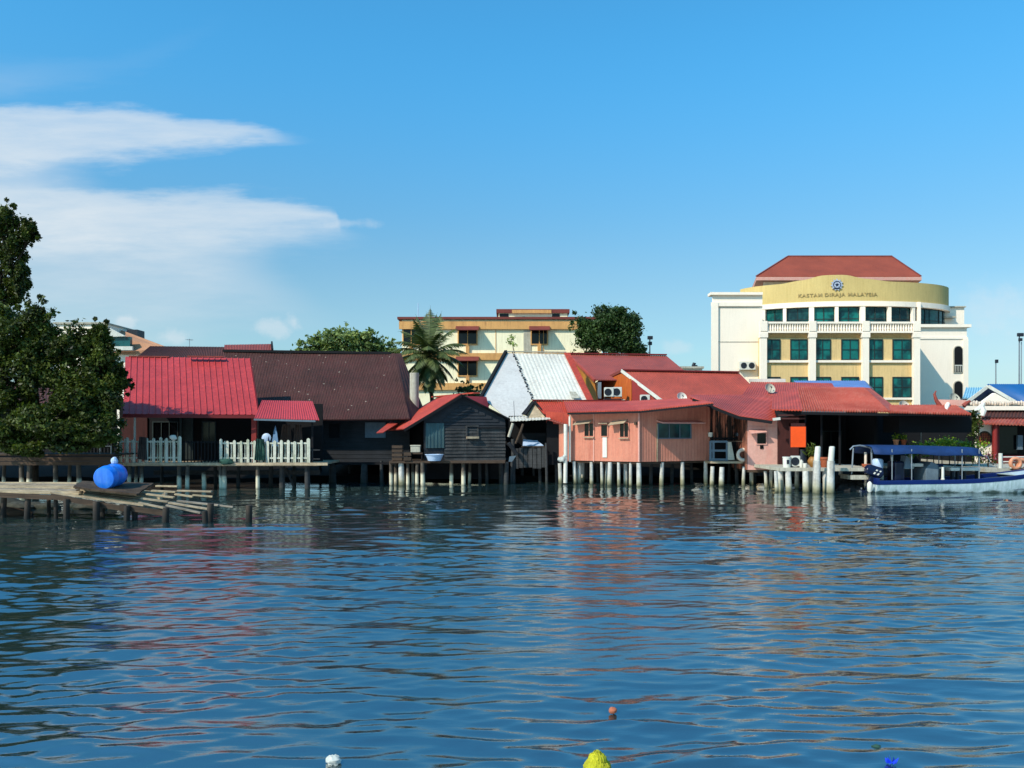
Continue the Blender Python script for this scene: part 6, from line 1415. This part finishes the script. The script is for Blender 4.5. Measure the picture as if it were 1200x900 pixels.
b = MB(); b.prism([(e[0].x+1, 88.9, 14), (e[1].x-1, 88.9, 14), (e[2].x-1, 100, 14), (e[3].x+1, 100, 14)], (0, 0, zE-14.455)); b.build('upper_wall', M['cream'], t)

# ------------------------------------------------------------------ floating things and the near pole
def at_water(px, py): Y = H*F/(py-HOR); return X(px, Y), Y
x, y = at_water(391, 893); mb = MB(); mb.ball((x, y, .012), (.056, .045, .042), 18, 10, .2)
solo('floating_bag', mb, M['foam'], 'crumpled white plastic bag floating near the bottom edge', 'bag', (x, y, 0), smooth=True)
x, y = at_water(718, 834); mb = MB(); mb.ball((x, y, .012), (.038, .03, .03), 12, 7, .15)
solo('floating_husk', mb, M['litter_orange'], 'small reddish husk floating on the open water above the yellow post', 'husk', (x, y, 0), smooth=True)
x, y = at_water(1045, 896); mb = MB()
for i in range(9):
    a = i*.7; mb.prism([(x, y, .01), (x+.045*math.cos(a)-.01*math.sin(a), y+.045*math.sin(a), .03+.015*(i % 3)), (x+.045*math.cos(a)+.012*math.sin(a), y+.045*math.sin(a)+.01, .012)], (0, 0, .006))
solo('floating_scrap', mb, M['litter_blue'], 'bright blue crumpled plastic scrap floating at the bottom right', 'scrap', (x, y, 0))
x, y = at_water(1027, 876); mb = MB(); mb.ball((x, y, .008), (.04, .02, .016), 10, 6, .25)
solo('floating_leaf', mb, M['net'], 'tiny pale green scrap floating above the blue plastic scrap', 'scrap', (x, y, 0), smooth=True)
Yp = 4.0; x = X(700, Yp); zt = Z(880, Yp)
t = thing('yellow_post', 'bright yellow rope wrapped post top poking up at the bottom edge', 'post', (x, Yp, -.8))
b = MB(); prof = []
n = 90
for i in range(n+1):
    f = i/n; z = zt-.5+.5*f; r_ = .075*(1-max(0, (f-.72)/.28)**2.2*.8)+.003*math.sin(i*.9); prof.append((max(r_, .008), z))
b.lathe((x, Yp, 0), prof, 56); b.v = [(a+rng.normal()*.0016, c+rng.normal()*.0016, d+rng.normal()*.0016) for a, c, d in b.v]
b.build('rope_wrap', M['yellow'], t, smooth=True)
MB().tube([(x, Yp, -.8), (x, Yp, zt-.49)], .055, 12).build('shaft', M['stilt'], t, smooth=True)

S.render.engine = 'CYCLES'
S.cycles.max_bounces = 6; S.cycles.glossy_bounces = 3; S.cycles.diffuse_bounces = 3; S.cycles.transmission_bounces = 3
S.cycles.sample_clamp_indirect = 6
